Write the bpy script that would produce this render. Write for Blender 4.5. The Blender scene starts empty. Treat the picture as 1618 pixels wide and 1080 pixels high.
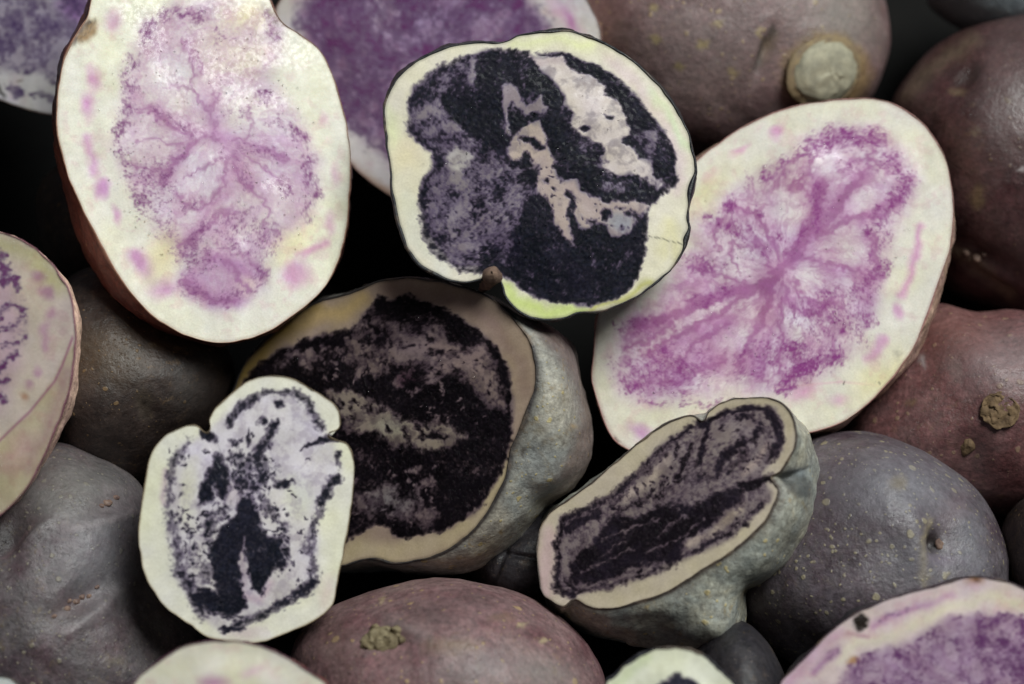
import bpy, math
import numpy as np

# ------------------------------------------------------------------ camera, light, exposure
W, H = 1618.0, 1080.0
FOC, SEN = 82.0, 36.0
DIST = 0.45
PITCH = math.radians(71)
FWD = np.array([0, math.cos(PITCH), -math.sin(PITCH)])
RGT = np.array([1.0, 0, 0])
UPV = np.array([0, math.sin(PITCH), math.cos(PITCH)])
CAM = -FWD * DIST
scene = bpy.context.scene
col = scene.collection

cam = bpy.data.cameras.new('camera')
cam.lens, cam.sensor_width = FOC, SEN
cam.clip_start, cam.clip_end = 0.02, 50
cam.dof.use_dof = True
cam.dof.focus_distance = 0.443
cam.dof.aperture_fstop = 9.0
camo = bpy.data.objects.new('camera', cam)
camo.location = CAM
camo.rotation_euler = (math.pi / 2 - PITCH, 0, 0)
col.objects.link(camo)
scene.camera = camo

world = bpy.data.worlds.new('World')
scene.world = world
world.use_nodes = True
world.node_tree.nodes['Background'].inputs[0].default_value = (0.55, 0.65, 0.75, 1)
world.node_tree.nodes['Background'].inputs[1].default_value = 0.05


def lamp(name, d_cam, dist, sx, sy, power, color):
    """soft area lamp; d_cam = direction (right, up, towards camera) seen from the pile"""
    d = RGT * d_cam[0] + UPV * d_cam[1] - FWD * d_cam[2]
    d = d / np.linalg.norm(d)
    l = bpy.data.lights.new(name, 'AREA')
    l.shape, l.size, l.size_y, l.energy, l.color = 'RECTANGLE', sx, sy, power, color
    o = bpy.data.objects.new(name, l)
    o.location = d * dist
    from mathutils import Vector
    o.rotation_euler = Vector(-d).to_track_quat('-Z', 'Y').to_euler()
    col.objects.link(o)


lamp('window_light', (0.48, 0.80, 0.92), 1.3, 0.6, 0.6, 19.0, (0.96, 1.0, 0.965))

scene.view_settings.view_transform = 'Standard'
scene.view_settings.look = 'None'
scene.view_settings.exposure = 0.0
scene.view_settings.gamma = 1.0
scene.cycles.use_denoising = True
scene.cycles.max_bounces = 6
scene.cycles.diffuse_bounces = 3
scene.cycles.glossy_bounces = 2

# ------------------------------------------------------------------ numpy helpers
rng = np.random.default_rng(7)


def lin(c):
    c = np.asarray(c, float) / 255.0
    return np.where(c <= 0.04045, c / 12.92, ((c + 0.055) / 1.055) ** 2.4)


def sstep(a, b, x):
    t = np.clip((x - a) / (b - a), 0, 1)
    return t * t * (3 - 2 * t)


def _h(ix, iy, iz, seed):
    n = (ix * 374761393 + iy * 668265263 + iz * 2147483647 + seed * 1274126177) & 0xFFFFFFFF
    n = ((n ^ (n >> 13)) * 1274126177) & 0xFFFFFFFF
    n = ((n ^ (n >> 16)) * 668265263) & 0xFFFFFFFF
    return ((n ^ (n >> 15)) & 0xFFFFFF) / float(0xFFFFFF)


def noise2(x, y, seed=0):
    x = np.asarray(x, float); y = np.asarray(y, float)
    ix = np.floor(x).astype(np.int64); iy = np.floor(y).astype(np.int64)
    fx = x - ix; fy = y - iy
    u = fx ** 3 * (fx * (fx * 6 - 15) + 10); v = fy ** 3 * (fy * (fy * 6 - 15) + 10)
    z = np.int64(0)
    a = _h(ix, iy, z, seed); b = _h(ix + 1, iy, z, seed)
    c = _h(ix, iy + 1, z, seed); d = _h(ix + 1, iy + 1, z, seed)
    return (a * (1 - u) + b * u) * (1 - v) + (c * (1 - u) + d * u) * v


def noise3(p, seed=0):
    ip = np.floor(p).astype(np.int64); f = p - ip
    w = f * f * (3 - 2 * f)
    r = 0
    for dx in (0, 1):
        for dy in (0, 1):
            for dz in (0, 1):
                wt = ((w[:, 0] if dx else 1 - w[:, 0]) * (w[:, 1] if dy else 1 - w[:, 1])
                      * (w[:, 2] if dz else 1 - w[:, 2]))
                r = r + wt * _h(ip[:, 0] + dx, ip[:, 1] + dy, ip[:, 2] + dz, seed)
    return r


def fbm2(x, y, octs=3, seed=0, gain=0.55):
    s = 0; a = 1; t = 0
    for o in range(octs):
        s = s + a * noise2(x * 2.03 ** o + 17.3 * o, y * 2.03 ** o - 9.1 * o, seed + o)
        t += a; a *= gain
    return s / t


def fbm3(p, octs=3, seed=0, gain=0.5):
    s = 0; a = 1; t = 0
    for o in range(octs):
        s = s + a * noise3(p * 2.03 ** o + 11.7 * o, seed + o)
        t += a; a *= gain
    return s / t


def spline(pts, n):
    """closed Catmull-Rom through pts, resampled evenly by arc length"""
    P = np.asarray(pts, float); m = len(P)
    out = []
    t = np.linspace(0, 1, 24, endpoint=False)[:, None]
    for i in range(m):
        p0, p1, p2, p3 = P[i - 1], P[i], P[(i + 1) % m], P[(i + 2) % m]
        out.append(0.5 * (2 * p1 + (p2 - p0) * t + (2 * p0 - 5 * p1 + 4 * p2 - p3) * t ** 2
                          + (3 * p1 - p0 - 3 * p2 + p3) * t ** 3))
    C = np.vstack(out)
    C2 = np.vstack([C, C[:1]])
    s = np.concatenate([[0], np.cumsum(np.linalg.norm(np.diff(C2, axis=0), axis=1))])
    q = np.linspace(0, s[-1], n, endpoint=False)
    R = np.stack([np.interp(q, s, C2[:, k]) for k in (0, 1)], 1)
    a = 0.5 * np.sum(R[:, 0] * np.roll(R[:, 1], -1) - np.roll(R[:, 0], -1) * R[:, 1])
    return R if a > 0 else R[::-1].copy()


def poly_sd(P, V):
    d2 = np.full(len(P), 1e18); ins = np.zeros(len(P), bool)
    n = len(V)
    for i in range(n):
        a, b = V[i], V[(i + 1) % n]
        e = b - a; w = P - a
        t = np.clip((w @ e) / max(e @ e, 1e-9), 0, 1)
        q = w - t[:, None] * e
        d2 = np.minimum(d2, np.sum(q * q, 1))
        c = (a[1] > P[:, 1]) != (b[1] > P[:, 1])
        if c.any():
            xi = a[0] + (P[:, 1] - a[1]) * (e[0] / (e[1] if abs(e[1]) > 1e-9 else 1e-9))
            ins ^= c & (P[:, 0] < xi)
    d = np.sqrt(d2)
    return np.where(ins, -d, d)


def line_d(P, V):
    d2 = np.full(len(P), 1e18)
    for i in range(len(V) - 1):
        a, b = V[i], V[i + 1]
        e = b - a; w = P - a
        t = np.clip((w @ e) / max(e @ e, 1e-9), 0, 1)
        q = w - t[:, None] * e
        d2 = np.minimum(d2, np.sum(q * q, 1))
    return np.sqrt(d2)


def op_mask(P, op):
    """op = (shape, field, value, soft, *geometry); returns indices and weights"""
    k, soft = op[0], op[3]
    if k == 'p':
        V = np.asarray(op[4], float); pad = soft
    elif k == 's':
        V = np.asarray(op[5], float); pad = soft + op[4]
    else:
        x, y, rx, ry = op[4:8]; r = max(rx, ry)
        V = np.array([[x - r, y - r], [x + r, y + r]], float); pad = soft
    lo = V.min(0) - pad - 1; hi = V.max(0) + pad + 1
    idx = np.nonzero((P[:, 0] > lo[0]) & (P[:, 0] < hi[0]) & (P[:, 1] > lo[1]) & (P[:, 1] < hi[1]))[0]
    if len(idx) == 0:
        return idx, None
    Q = P[idx]
    if k == 'p':
        sd = poly_sd(Q, V)
    elif k == 's':
        sd = line_d(Q, V) - op[4]
    else:
        a = math.radians(op[8]) if len(op) > 8 else 0
        dx, dy = Q[:, 0] - x, Q[:, 1] - y
        u = (dx * math.cos(a) + dy * math.sin(a)) / rx; v = (-dx * math.sin(a) + dy * math.cos(a)) / ry
        sd = (np.sqrt(u * u + v * v) - 1) * min(rx, ry)
    return idx, 1 - sstep(-soft, soft, sd)


# ------------------------------------------------------------------ pixel <-> space
def rays(px):
    px = np.atleast_2d(np.asarray(px, float))
    rx = (px[:, 0] - W / 2) / W * SEN / FOC
    ry = (H / 2 - px[:, 1]) / W * SEN / FOC
    return rx[:, None] * RGT + ry[:, None] * UPV + FWD


def base_depth(y):
    ry = (H / 2 - y) / W * SEN / FOC
    return CAM[2] / (math.sin(PITCH) - math.cos(PITCH) * ry)


def at(px, lift):
    return CAM + rays(px)[0] * (base_depth(px[1]) - lift)


def on_plane(px, p0, n):
    r = rays(px)
    t = ((p0 - CAM) @ n) / (r @ n)
    return CAM + r * t[:, None]


def to_px(P):
    v = P - CAM
    z = v @ FWD
    return np.stack([W / 2 + (v @ RGT) / z * FOC / SEN * W, H / 2 - (v @ UPV) / z * FOC / SEN * W], 1)


# ------------------------------------------------------------------ mesh helpers
def mesh_np(name, V, quads, tris=None):
    me = bpy.data.meshes.new(name)
    tris = np.zeros((0, 3), int) if tris is None else np.asarray(tris)
    quads = np.asarray(quads)
    nq, nt = len(quads), len(tris)
    me.vertices.add(len(V)); me.vertices.foreach_set('co', np.asarray(V, np.float32).ravel())
    loops = np.concatenate([quads.ravel(), tris.ravel()]).astype(np.int32)
    me.loops.add(len(loops)); me.loops.foreach_set('vertex_index', loops)
    st = np.concatenate([np.arange(nq) * 4, nq * 4 + np.arange(nt) * 3]).astype(np.int32)
    me.polygons.add(nq + nt); me.polygons.foreach_set('loop_start', st)
    me.polygons.foreach_set('use_smooth', np.ones(nq + nt, bool))
    me.update(calc_edges=True); me.validate()
    return me


def ring_faces(nr, n, base=0):
    """quads between nr successive rings of n vertices"""
    i = np.arange(n); j = (i + 1) % n
    q = []
    for r in range(nr - 1):
        a = base + r * n
        q.append(np.stack([a + i, a + j, a + n + j, a + n + i], 1))
    return np.vstack(q)


def set_col(me, name, rgba):
    a = me.attributes.new(name, 'FLOAT_COLOR', 'POINT')
    a.data.foreach_set('color', np.asarray(rgba, np.float32).ravel())


def new_obj(name, me, mat, parent=None, origin=None):
    o = bpy.data.objects.new(name, me)
    col.objects.link(o)
    if mat is not None:
        me.materials.append(mat)
    if parent is not None:
        o.parent = parent
    return o


def thing(name, label, cat, group, loc):
    o = bpy.data.objects.new(name, None)
    o.empty_display_size = 0.01
    o.location = loc
    col.objects.link(o)
    o['label'] = label; o['category'] = cat
    if group:
        o['group'] = group
    return o


# ------------------------------------------------------------------ materials
class NT:
    def __init__(s, name):
        s.m = bpy.data.materials.new(name); s.m.use_nodes = True
        s.t = s.m.node_tree; s.n = s.t.nodes
        s.b = s.n['Principled BSDF']

    def node(s, typ, **kw):
        n = s.n.new(typ)
        for k, v in kw.items():
            if k.startswith('i_'):
                n.inputs[int(k[2:]) if k[2:].isdigit() else k[2:].replace('_', ' ')].default_value = v
            else:
                setattr(n, k, v)
        return n

    def link(s, a, b):
        s.t.links.new(a, b)

    def noise(s, scale, detail=3, rough=0.55, vec=None, dist=0.0):
        n = s.node('ShaderNodeTexNoise')
        n.inputs['Scale'].default_value = scale; n.inputs['Detail'].default_value = detail
        n.inputs['Roughness'].default_value = rough; n.inputs['Distortion'].default_value = dist
        if vec is not None:
            s.link(vec, n.inputs['Vector'])
        return n.outputs[0]

    def ramp(s, fac, a, b, ca=(0, 0, 0, 1), cb=(1, 1, 1, 1)):
        r = s.node('ShaderNodeValToRGB')
        r.color_ramp.elements[0].position = a; r.color_ramp.elements[1].position = b
        r.color_ramp.elements[0].color = ca; r.color_ramp.elements[1].color = cb
        s.link(fac, r.inputs[0])
        return r.outputs[0]

    def mix(s, fac, a, b, mode='MIX'):
        m = s.node('ShaderNodeMix', data_type='RGBA', blend_type=mode)
        for v, k in ((fac, 0), (a, 6), (b, 7)):
            if hasattr(v, 'is_linked') or hasattr(v, 'links'):
                s.link(v, m.inputs[k])
            else:
                m.inputs[k].default_value = v if k == 0 else (*v, 1)
        return m.outputs[2]

    def math(s, op, a, b=0.0):
        m = s.node('ShaderNodeMath', operation=op)
        for v, k in ((a, 0), (b, 1)):
            if hasattr(v, 'links'):
                s.link(v, m.inputs[k])
            else:
                m.inputs[k].default_value = v
        return m.outputs[0]


def flesh_material(name, wet=0.3, sss=0.12, grain=0.35):
    t = NT(name)
    a = t.node('ShaderNodeAttribute', attribute_name='pigment')
    tc = t.node('ShaderNodeTexCoord')
    v = tc.outputs['Object']
    n1 = t.noise(2600, 2, 0.6, v)
    n2 = t.noise(350, 3, 0.6, v)
    c = t.mix(1.0, a.outputs[0], t.ramp(n1, 0.25, 0.75, (0.90, 0.89, 0.88, 1), (1.06, 1.06, 1.06, 1)), 'MULTIPLY')
    c = t.mix(1.0, c, t.ramp(n2, 0.3, 0.7, (0.95, 0.94, 0.91, 1), (1.03, 1.03, 1.03, 1)), 'MULTIPLY')
    t.link(c, t.b.inputs['Base Color'])
    t.link(t.ramp(t.noise(900, 2, 0.6, v), 0.3, 0.7, (0.36, 0.36, 0.36, 1), (0.62, 0.62, 0.62, 1)), t.b.inputs['Roughness'])
    t.b.inputs['Subsurface Weight'].default_value = sss
    t.b.inputs['Subsurface Radius'].default_value = (1.0, 0.7, 0.55)
    t.b.inputs['Subsurface Scale'].default_value = 0.0012
    t.link(t.ramp(a.outputs['Alpha'], 0.2, 0.9, (0.42,) * 3 + (1,), (0.06,) * 3 + (1,)), t.b.inputs['Specular IOR Level'])
    t.b.inputs['Coat Weight'].default_value = wet
    t.b.inputs['Coat Roughness'].default_value = 0.12
    # relief: fine cells everywhere, coarser crumbs where the pigment is
    h = t.math('ADD', t.math('MULTIPLY', t.noise(1500, 3, 0.6, v), 0.4),
               t.math('MULTIPLY', t.math('MULTIPLY', t.noise(700, 3, 0.65, v), a.outputs['Alpha']), 1.0))
    wv = t.node('ShaderNodeTexWave'); wv.inputs['Scale'].default_value = 95; wv.inputs['Distortion'].default_value = 2.5
    wv.inputs['Detail'].default_value = 3; wv.inputs['Detail Scale'].default_value = 1.5
    t.link(v, wv.inputs['Vector'])
    h = t.math('ADD', h, t.math('MULTIPLY', wv.outputs[1], 0.25))
    gl = t.node('ShaderNodeBump'); gl.inputs['Strength'].default_value = 0.6; gl.inputs['Distance'].default_value = 0.0005
    t.link(t.ramp(t.noise(1300, 2, 0.6, v), 0.5, 0.75), gl.inputs['Height']); t.link(gl.outputs[0], t.b.inputs['Coat Normal'])
    b = t.node('ShaderNodeBump')
    b.inputs['Strength'].default_value = grain; b.inputs['Distance'].default_value = 0.0006
    t.link(h, b.inputs['Height']); t.link(b.outputs[0], t.b.inputs['Normal'])
    return t.m


def skin_material(name, ca, cb, cc, spk=(0.5, 0.46, 0.33), spk_n=0.0, spk_scale=260, rough=0.5, dust=0.2, scurf=0.3, spec=0.4, dim=1.0, hue=(1.06, 0.92, 0.95)):
    """potato skin: three mottled tones, pale lenticels, dusty film and dry scurf"""
    t = NT(name)
    tc = t.node('ShaderNodeTexCoord'); v = tc.outputs['Object']
    m1 = t.ramp(t.noise(55, 4, 0.6, v, 0.6), 0.38, 0.62)
    m2 = t.ramp(t.noise(130, 5, 0.65, v, 0.3), 0.42, 0.68)
    c = t.mix(m1, tuple(lin(ca)), tuple(lin(cb)))
    c = t.mix(t.math('MULTIPLY', m2, 0.7), c, tuple(lin(cc)))
    # fine mottling
    c = t.mix(1.0, c, t.ramp(t.noise(900, 5, 0.7, v), 0.25, 0.75, (0.42, 0.4, 0.4, 1), (1.65, 1.65, 1.65, 1)), 'MULTIPLY')
    c = t.mix(1.0, c, t.ramp(t.noise(210, 6, 0.7, v, 0.5), 0.3, 0.7, (0.76, 0.72, 0.73, 1), (1.5, 1.47, 1.45, 1)), 'MULTIPLY')
    # scurf: dry ochre flakes
    sc = t.math('MULTIPLY', t.ramp(t.noise(420, 6, 0.75, v, 0.4), 0.56, 0.66), t.ramp(t.noise(60, 2, 0.5, v), 0.45, 0.62))
    c = t.mix(t.math('MULTIPLY', sc, scurf), c, tuple(lin((150, 128, 92))))
    # dusty bloom
    du = t.ramp(t.noise(240, 6, 0.7, v), 0.4, 0.75)
    c = t.mix(t.math('MULTIPLY', du, dust), c, tuple(lin((150, 148, 146))))
    # fine netting, soil and pale scuffs
    ve = t.node('ShaderNodeTexVoronoi', feature='DISTANCE_TO_EDGE'); ve.inputs['Scale'].default_value = 420
    nv = t.node('ShaderNodeTexNoise'); nv.inputs['Scale'].default_value = 260; nv.inputs['Detail'].default_value = 4
    t.link(v, nv.inputs['Vector'])
    nvv = t.node('ShaderNodeVectorMath', operation='MULTIPLY_ADD'); t.link(nv.outputs[1], nvv.inputs[0])
    nvv.inputs[1].default_value = (0.006,) * 3; t.link(v, nvv.inputs[2]); t.link(nvv.outputs[0], ve.inputs['Vector'])
    net = t.math('MULTIPLY', t.ramp(ve.outputs[0], 0.0, 0.10, (1, 1, 1, 1), (0, 0, 0, 1)), t.ramp(t.noise(45, 3, 0.6, v), 0.42, 0.66))
    c = t.mix(t.math('MULTIPLY', net, 0.14), c, tuple(lin((156, 142, 120))))
    soil = t.math('MULTIPLY', t.ramp(t.noise(1500, 5, 0.75, v), 0.58, 0.66), t.ramp(t.noise(70, 3, 0.6, v), 0.46, 0.66))
    c = t.mix(t.math('MULTIPLY', soil, 0.6), c, tuple(lin((52, 40, 32))))
    scf = t.math('MULTIPLY', t.ramp(t.noise(2200, 3, 0.7, v), 0.62, 0.70), t.ramp(t.noise(90, 3, 0.6, v), 0.48, 0.64))
    c = t.mix(t.math('MULTIPLY', scf, 0.55), c, tuple(lin((190, 184, 172))))
    h = t.math('MULTIPLY', t.noise(1100, 4, 0.65, v), 1.0)
    h = t.math('ADD', h, t.math('MULTIPLY', net, 0.07))
    h = t.math('ADD', h, t.math('MULTIPLY', soil, 0.5))
    h = t.math('ADD', h, t.math('MULTIPLY', t.noise(90, 2, 0.5, v), 0.5))
    if spk_n > 0:
        w = t.node('ShaderNodeTexNoise'); w.inputs['Scale'].default_value = 500
        t.link(v, w.inputs['Vector'])
        wv = t.node('ShaderNodeVectorMath', operation='MULTIPLY_ADD')
        t.link(w.outputs[1], wv.inputs[0]); wv.inputs[1].default_value = (0.0012,) * 3; t.link(v, wv.inputs[2])
        for k, (sc_, thr) in enumerate(((spk_scale, 0.20), (spk_scale * 1.6, 0.19), (spk_scale * 2.7, 0.20))):
            vo = t.node('ShaderNodeTexVoronoi'); vo.inputs['Scale'].default_value = sc_
            t.link(wv.outputs[0], vo.inputs['Vector'])
            sep = t.node('ShaderNodeSeparateColor'); t.link(vo.outputs['Color'], sep.inputs[0])
            # cell colour decides whether this cell holds a lenticel and how big it is
            keep = t.math('LESS_THAN', sep.outputs[0], spk_n)
            size = t.math('ADD', 0.35 * thr, t.math('MULTIPLY', sep.outputs[1], thr))
            f = t.math('SUBTRACT', size, vo.outputs['Distance'])
            f = t.ramp(t.math('MULTIPLY', f, 14.0), 0.0, 1.0)
            f = t.math('MULTIPLY', t.math('MULTIPLY', f, keep), 0.85)
            c = t.mix(f, c, tuple(lin(spk)))
            h = t.math('ADD', h, t.math('MULTIPLY', f, 0.5))
    a = t.node('ShaderNodeAttribute', attribute_name='tint')
    c = t.mix(1.0, c, (dim * hue[0], dim * hue[1], dim * hue[2]), 'MULTIPLY')
    c = t.mix(a.outputs['Alpha'], c, t.mix(0.55, a.outputs[0], t.mix(1.0, a.outputs[0], t.ramp(t.noise(700, 5, 0.7, v), 0.3, 0.7, (0.5, 0.5, 0.5, 1), (1.5, 1.5, 1.5, 1)), 'MULTIPLY')))
    t.link(c, t.b.inputs['Base Color'])
    t.link(t.ramp(t.noise(300, 4, 0.6, v), 0.3, 0.7, (rough - 0.12,) * 3 + (1,), (rough + 0.10,) * 3 + (1,)), t.b.inputs['Roughness'])
    t.b.inputs['Specular IOR Level'].default_value = spec + 0.12
    h = t.math('ADD', h, t.math('MULTIPLY', t.noise(260, 5, 0.6, v), 1.1))
    b = t.node('ShaderNodeBump')
    b.inputs['Strength'].default_value = 0.45; b.inputs['Distance'].default_value = 0.0005
    t.link(h, b.inputs['Height']); t.link(b.outputs[0], t.b.inputs['Normal'])
    return t.m


def plain_material(name, ca, cb, scale=600, rough=0.6, bump=0.4):
    t = NT(name)
    tc = t.node('ShaderNodeTexCoord'); v = tc.outputs['Object']
    n = t.noise(scale, 4, 0.65, v)
    t.link(t.ramp(n, 0.32, 0.68, (*lin(ca), 1), (*lin(cb), 1)), t.b.inputs['Base Color'])
    t.b.inputs['Roughness'].default_value = rough
    t.b.inputs['Specular IOR Level'].default_value = 0.3
    b = t.node('ShaderNodeBump')
    b.inputs['Strength'].default_value = bump; b.inputs['Distance'].default_value = 0.0004
    t.link(n, b.inputs['Height']); t.link(b.outputs[0], t.b.inputs['Normal'])
    return t.m


def water_material():
    t = NT('water')
    t.b.inputs['Base Color'].default_value = (1, 1, 1, 1)
    t.b.inputs['Roughness'].default_value = 0.03
    t.b.inputs['IOR'].default_value = 1.33
    t.b.inputs['Transmission Weight'].default_value = 1.0
    n = t.noise(40, 1)
    t.link(t.ramp(n, 0, 1, (0.02, 0.02, 0.02, 1), (0.05, 0.05, 0.05, 1)), t.b.inputs['Roughness'])
    return t.m


M_FLESH_P = flesh_material('flesh_pink', 0.3, 0.15, 0.12)
M_FLESH_D = flesh_material('flesh_dark', 0.06, 0.0, 0.10)
M_WATER = water_material()
SK = {
    'slate':  skin_material('skin_slate', (80, 72, 78), (112, 105, 106), (92, 62, 72), (160, 150, 130), 0.5, 420, 0.48, 0.3, 0.5, dim=0.66, hue=(0.98, 0.97, 1.0)),
    'speck':  skin_material('skin_speckled', (86, 74, 82), (122, 117, 122), (80, 58, 68), (186, 174, 140), 0.9, 280, 0.45, 0.3, 0.3, 0.45, dim=0.64, hue=(0.99, 0.97, 1.02)),
    'olive':  skin_material('skin_olive', (124, 130, 128), (146, 144, 130), (104, 112, 116), (176, 160, 116), 0.25, 260, 0.5, 0.2, 0.7, dim=1.3, hue=(0.99, 0.99, 0.95)),
    'ash':    skin_material('skin_ash', (128, 133, 133), (151, 148, 138), (114, 119, 121), (176, 160, 112), 0.35, 380, 0.55, 0.35, 0.9, dim=1.15, hue=(0.99, 0.99, 0.95)),
    'mauve':  skin_material('skin_mauve', (112, 90, 92), (132, 116, 114), (98, 66, 72), (178, 160, 118), 0.3, 300, 0.48, 0.25, 0.45, dim=0.9),
    'russet': skin_material('skin_russet', (88, 57, 60), (110, 81, 81), (69, 48, 48), (150, 128, 100), 0.12, 200, 0.40, 0.16, 0.4, 0.45, 0.46),
    'rosy':   skin_material('skin_rosy', (122, 84, 84), (142, 112, 110), (100, 62, 62), (170, 148, 120), 0.3, 260, 0.46, 0.2, 0.4, 0.45, 0.62),
    'brown':  skin_material('skin_brown', (58, 50, 44), (73, 64, 58), (49, 42, 40), (150, 128, 88), 0.2, 500, 0.5, 0.12, 0.75, 0.4, 0.6),
    'red':    skin_material('skin_red', (87, 45, 39), (106, 62, 51), (74, 38, 36), (150, 120, 90), 0.1, 300, 0.5, 0.1, 0.4),
    'buff':   skin_material('skin_buff', (184, 168, 140), (168, 151, 130), (157, 132, 128), (190, 170, 130), 0.1, 300, 0.5, 0.15, 0.3),
    'rose':   skin_material('skin_rose', (232, 214, 190), (224, 206, 178), (216, 188, 178), (220, 200, 160), 0.1, 300, 0.5, 0.05, 0.2, 0.4, 1.0),
    'night':  skin_material('skin_night', (30, 32, 38), (40, 42, 46), (26, 26, 30), (90, 80, 60), 0.1, 300, 0.5, 0.1, 0.2),
}
M_BUD = plain_material('bud_tissue', (96, 76, 74), (150, 124, 108), 900, 0.5)
M_STUB = plain_material('stem_tissue', (140, 136, 120), (182, 176, 152), 350, 0.65)
M_SCAB = plain_material('scab_tissue', (86, 68, 52), (132, 108, 80), 500, 0.8, 0.8)
M_RING = plain_material('corky_ring', (116, 100, 84), (154, 134, 100), 420, 0.7, 0.5)
M_SPROUT = plain_material('sprout_tissue', (98, 84, 62), (148, 136, 108), 500, 0.65, 0.7)
M_DARKSTEM = plain_material('dried_stem', (84, 64, 62), (140, 116, 100), 500, 0.7, 0.7)


# ------------------------------------------------------------------ cut potatoes
def crop_fn(crop):
    ox, oy, s = crop
    return (lambda P: np.asarray(P, float) * s + np.array([ox, oy])), s


def polar_match(c, cut, mid):
    """radius of outline `mid` at the angles of outline `cut` about c"""
    a = np.arctan2(*(cut - c).T[::-1]); b = np.arctan2(*(mid - c).T[::-1])
    r = np.linalg.norm(mid - c, axis=1)
    o = np.argsort(b); b = b[o]; r = r[o]
    b = np.concatenate([b - 2 * np.pi, b, b + 2 * np.pi]); r = np.tile(r, 3)
    return np.stack([np.cos(a), np.sin(a)], 1) * np.interp(a, b, r)[:, None] + c


def smooth_closed(R, k):
    for _ in range(k):
        R = 0.5 * R + 0.25 * (np.roll(R, 1, 0) + np.roll(R, -1, 0))
    return R


def cut_potato(label, crop, outline, center, lift, tilt, skin, flesh, base, pig, ops, body=None, body_dir=None,
               thick=0.022, mid=0.45, lip=3.5, lip_col=(60, 42, 40), n=560, nr=150, warp=4.0, grain=(0.6, 6.0),
               streak=None, k=0.12, inside=None, skin_ops=(), drops=0, drop_px=(), seed=1, dome=0.0008, zone=None,
               pig2=None, cloud=None, veil=0.7, bias=0.0, vein=None, halo=((98, 80, 116), 0.5), glow=(26, 28, 42), lip_boost=(), mod=0.0, name='halved_potato', group='halved potatoes in the pile', body_grow=1.02, rough_lip=1.0):
    toimg, s = crop_fn(crop)
    c_img = toimg([center])[0]
    O = spline(toimg(outline), n)
    nrm = tilt[0] * RGT + tilt[1] * UPV - FWD
    nrm = nrm / np.linalg.norm(nrm)
    p0 = at(c_img, lift)
    root = thing(name, label, 'potato', group, p0 - nrm * thick)
    org = p0 - nrm * thick
    # small raggedness of the cut edge
    T = np.roll(O, -1, 0) - np.roll(O, 1, 0); T /= np.linalg.norm(T, axis=1)[:, None]
    Nin = np.stack([-T[:, 1], T[:, 0]], 1)
    if np.mean(np.sum(Nin * (c_img - O), 1)) < 0:
        Nin = -Nin
    arc = np.arange(n) / n
    rag = (fbm2(arc * 60, arc * 0 + seed, 3, seed) - 0.5) * 3.0 * rough_lip
    O = O + Nin * rag[:, None]
    lipw = lip * (0.15 + 1.3 * fbm2(arc * 34, arc * 0 + 5.5, 3, seed + 3) ** 1.3)
    for bx_, by_, br_, be_ in lip_boost:
        lipw = lipw + be_ * np.exp(-((O[:, 0] - bx_) ** 2 + (O[:, 1] - by_) ** 2) / br_ ** 2)
    I = smooth_closed(O + Nin * lipw[:, None], 2)
    # ---- cut face
    rr = np.linspace(0, 1, nr) ** 0.8
    rr[-1] = 1.0
    F = c_img + (I + Nin * -0.6 - c_img)[None] * rr[1:, None, None]
    P = np.vstack([c_img[None], F.reshape(-1, 2)])
    R = np.concatenate([[0.0], np.repeat(rr[1:], n)])
    V = on_plane(P, p0, nrm)
    relief = dome * (1 - R ** 2) + (fbm2(P[:, 0] / 90, P[:, 1] / 90, 2, seed + 40) - 0.5) * 0.0008
    V = V + nrm * (relief * sstep(1.0, 0.55, R))[:, None]
    # ---- pigment painting in photo pixels
    wx = (fbm2(P[:, 0] / 22, P[:, 1] / 22, 3, seed + 11) - 0.5) * 2 * warp * 1.3 + (noise2(P[:, 0] / 6, P[:, 1] / 6, seed + 13) - 0.5) * warp * 1.5
    wy = (fbm2(P[:, 0] / 22, P[:, 1] / 22, 3, seed + 21) - 0.5) * 2 * warp * 1.3 + (noise2(P[:, 0] / 6, P[:, 1] / 6, seed + 23) - 0.5) * warp * 1.5
    Q = (P + np.stack([wx, wy], 1) - np.array(crop[:2])) / s
    Qs = (P - np.array(crop[:2])) / s
    full = []
    sr = np.random.default_rng(seed + 900)
    for op in ops:
        if op[0] != 'x':
            full.append(op); continue
        _, fld, val, cnt, r0, r1_, poly = op
        PV = np.asarray(poly, float); lo_, hi_ = PV.min(0), PV.max(0)
        cand = lo_ + sr.random((cnt * 4, 2)) * (hi_ - lo_)
        cand = cand[poly_sd(cand, PV) < 0][:cnt]
        for cxy in cand:
            rr_ = r0 + (r1_ - r0) * sr.random() ** 2
            full.append(('e', fld, val * sr.uniform(0.75, 1.0), rr_ * 0.6, cxy[0], cxy[1], rr_ * sr.uniform(0.8, 1.7), rr_ * sr.uniform(0.6, 1.0), sr.uniform(0, 180)))
    ops = full
    Qc = Qs + np.stack([fbm2(P[:, 0] / 34, P[:, 1] / 34, 3, seed + 15) - 0.5, fbm2(P[:, 0] / 34, P[:, 1] / 34, 3, seed + 25) - 0.5], 1) * (17 / s)
    st = 0.0
    D = np.zeros(len(P)); C = np.tile(lin(base), (len(P), 1)); K = np.zeros(len(P))
    for op in ops:
        if op[1] in 'DA' and flesh is M_FLESH_D:
            op = op[:3] + (op[3] * 1.6,) + op[4:]
        idx, w = op_mask((Qs if op[0] == 's' and op[4] < 5 else Qc) if op[1] == 'C' else Q, op)
        if w is None:
            continue
        if op[1] == 'D':
            D[idx] = D[idx] * (1 - w) + op[2] * w
        elif op[1] == 'A':
            D[idx] = np.maximum(D[idx], op[2] * w)
        elif op[1] == 'V':
            continue
        elif op[1] == 'K':
            K[idx] = np.maximum(K[idx], op[2] * w)
        else:
            C[idx] = C[idx] * (1 - w[:, None]) + lin(op[2]) * w[:, None]
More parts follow.
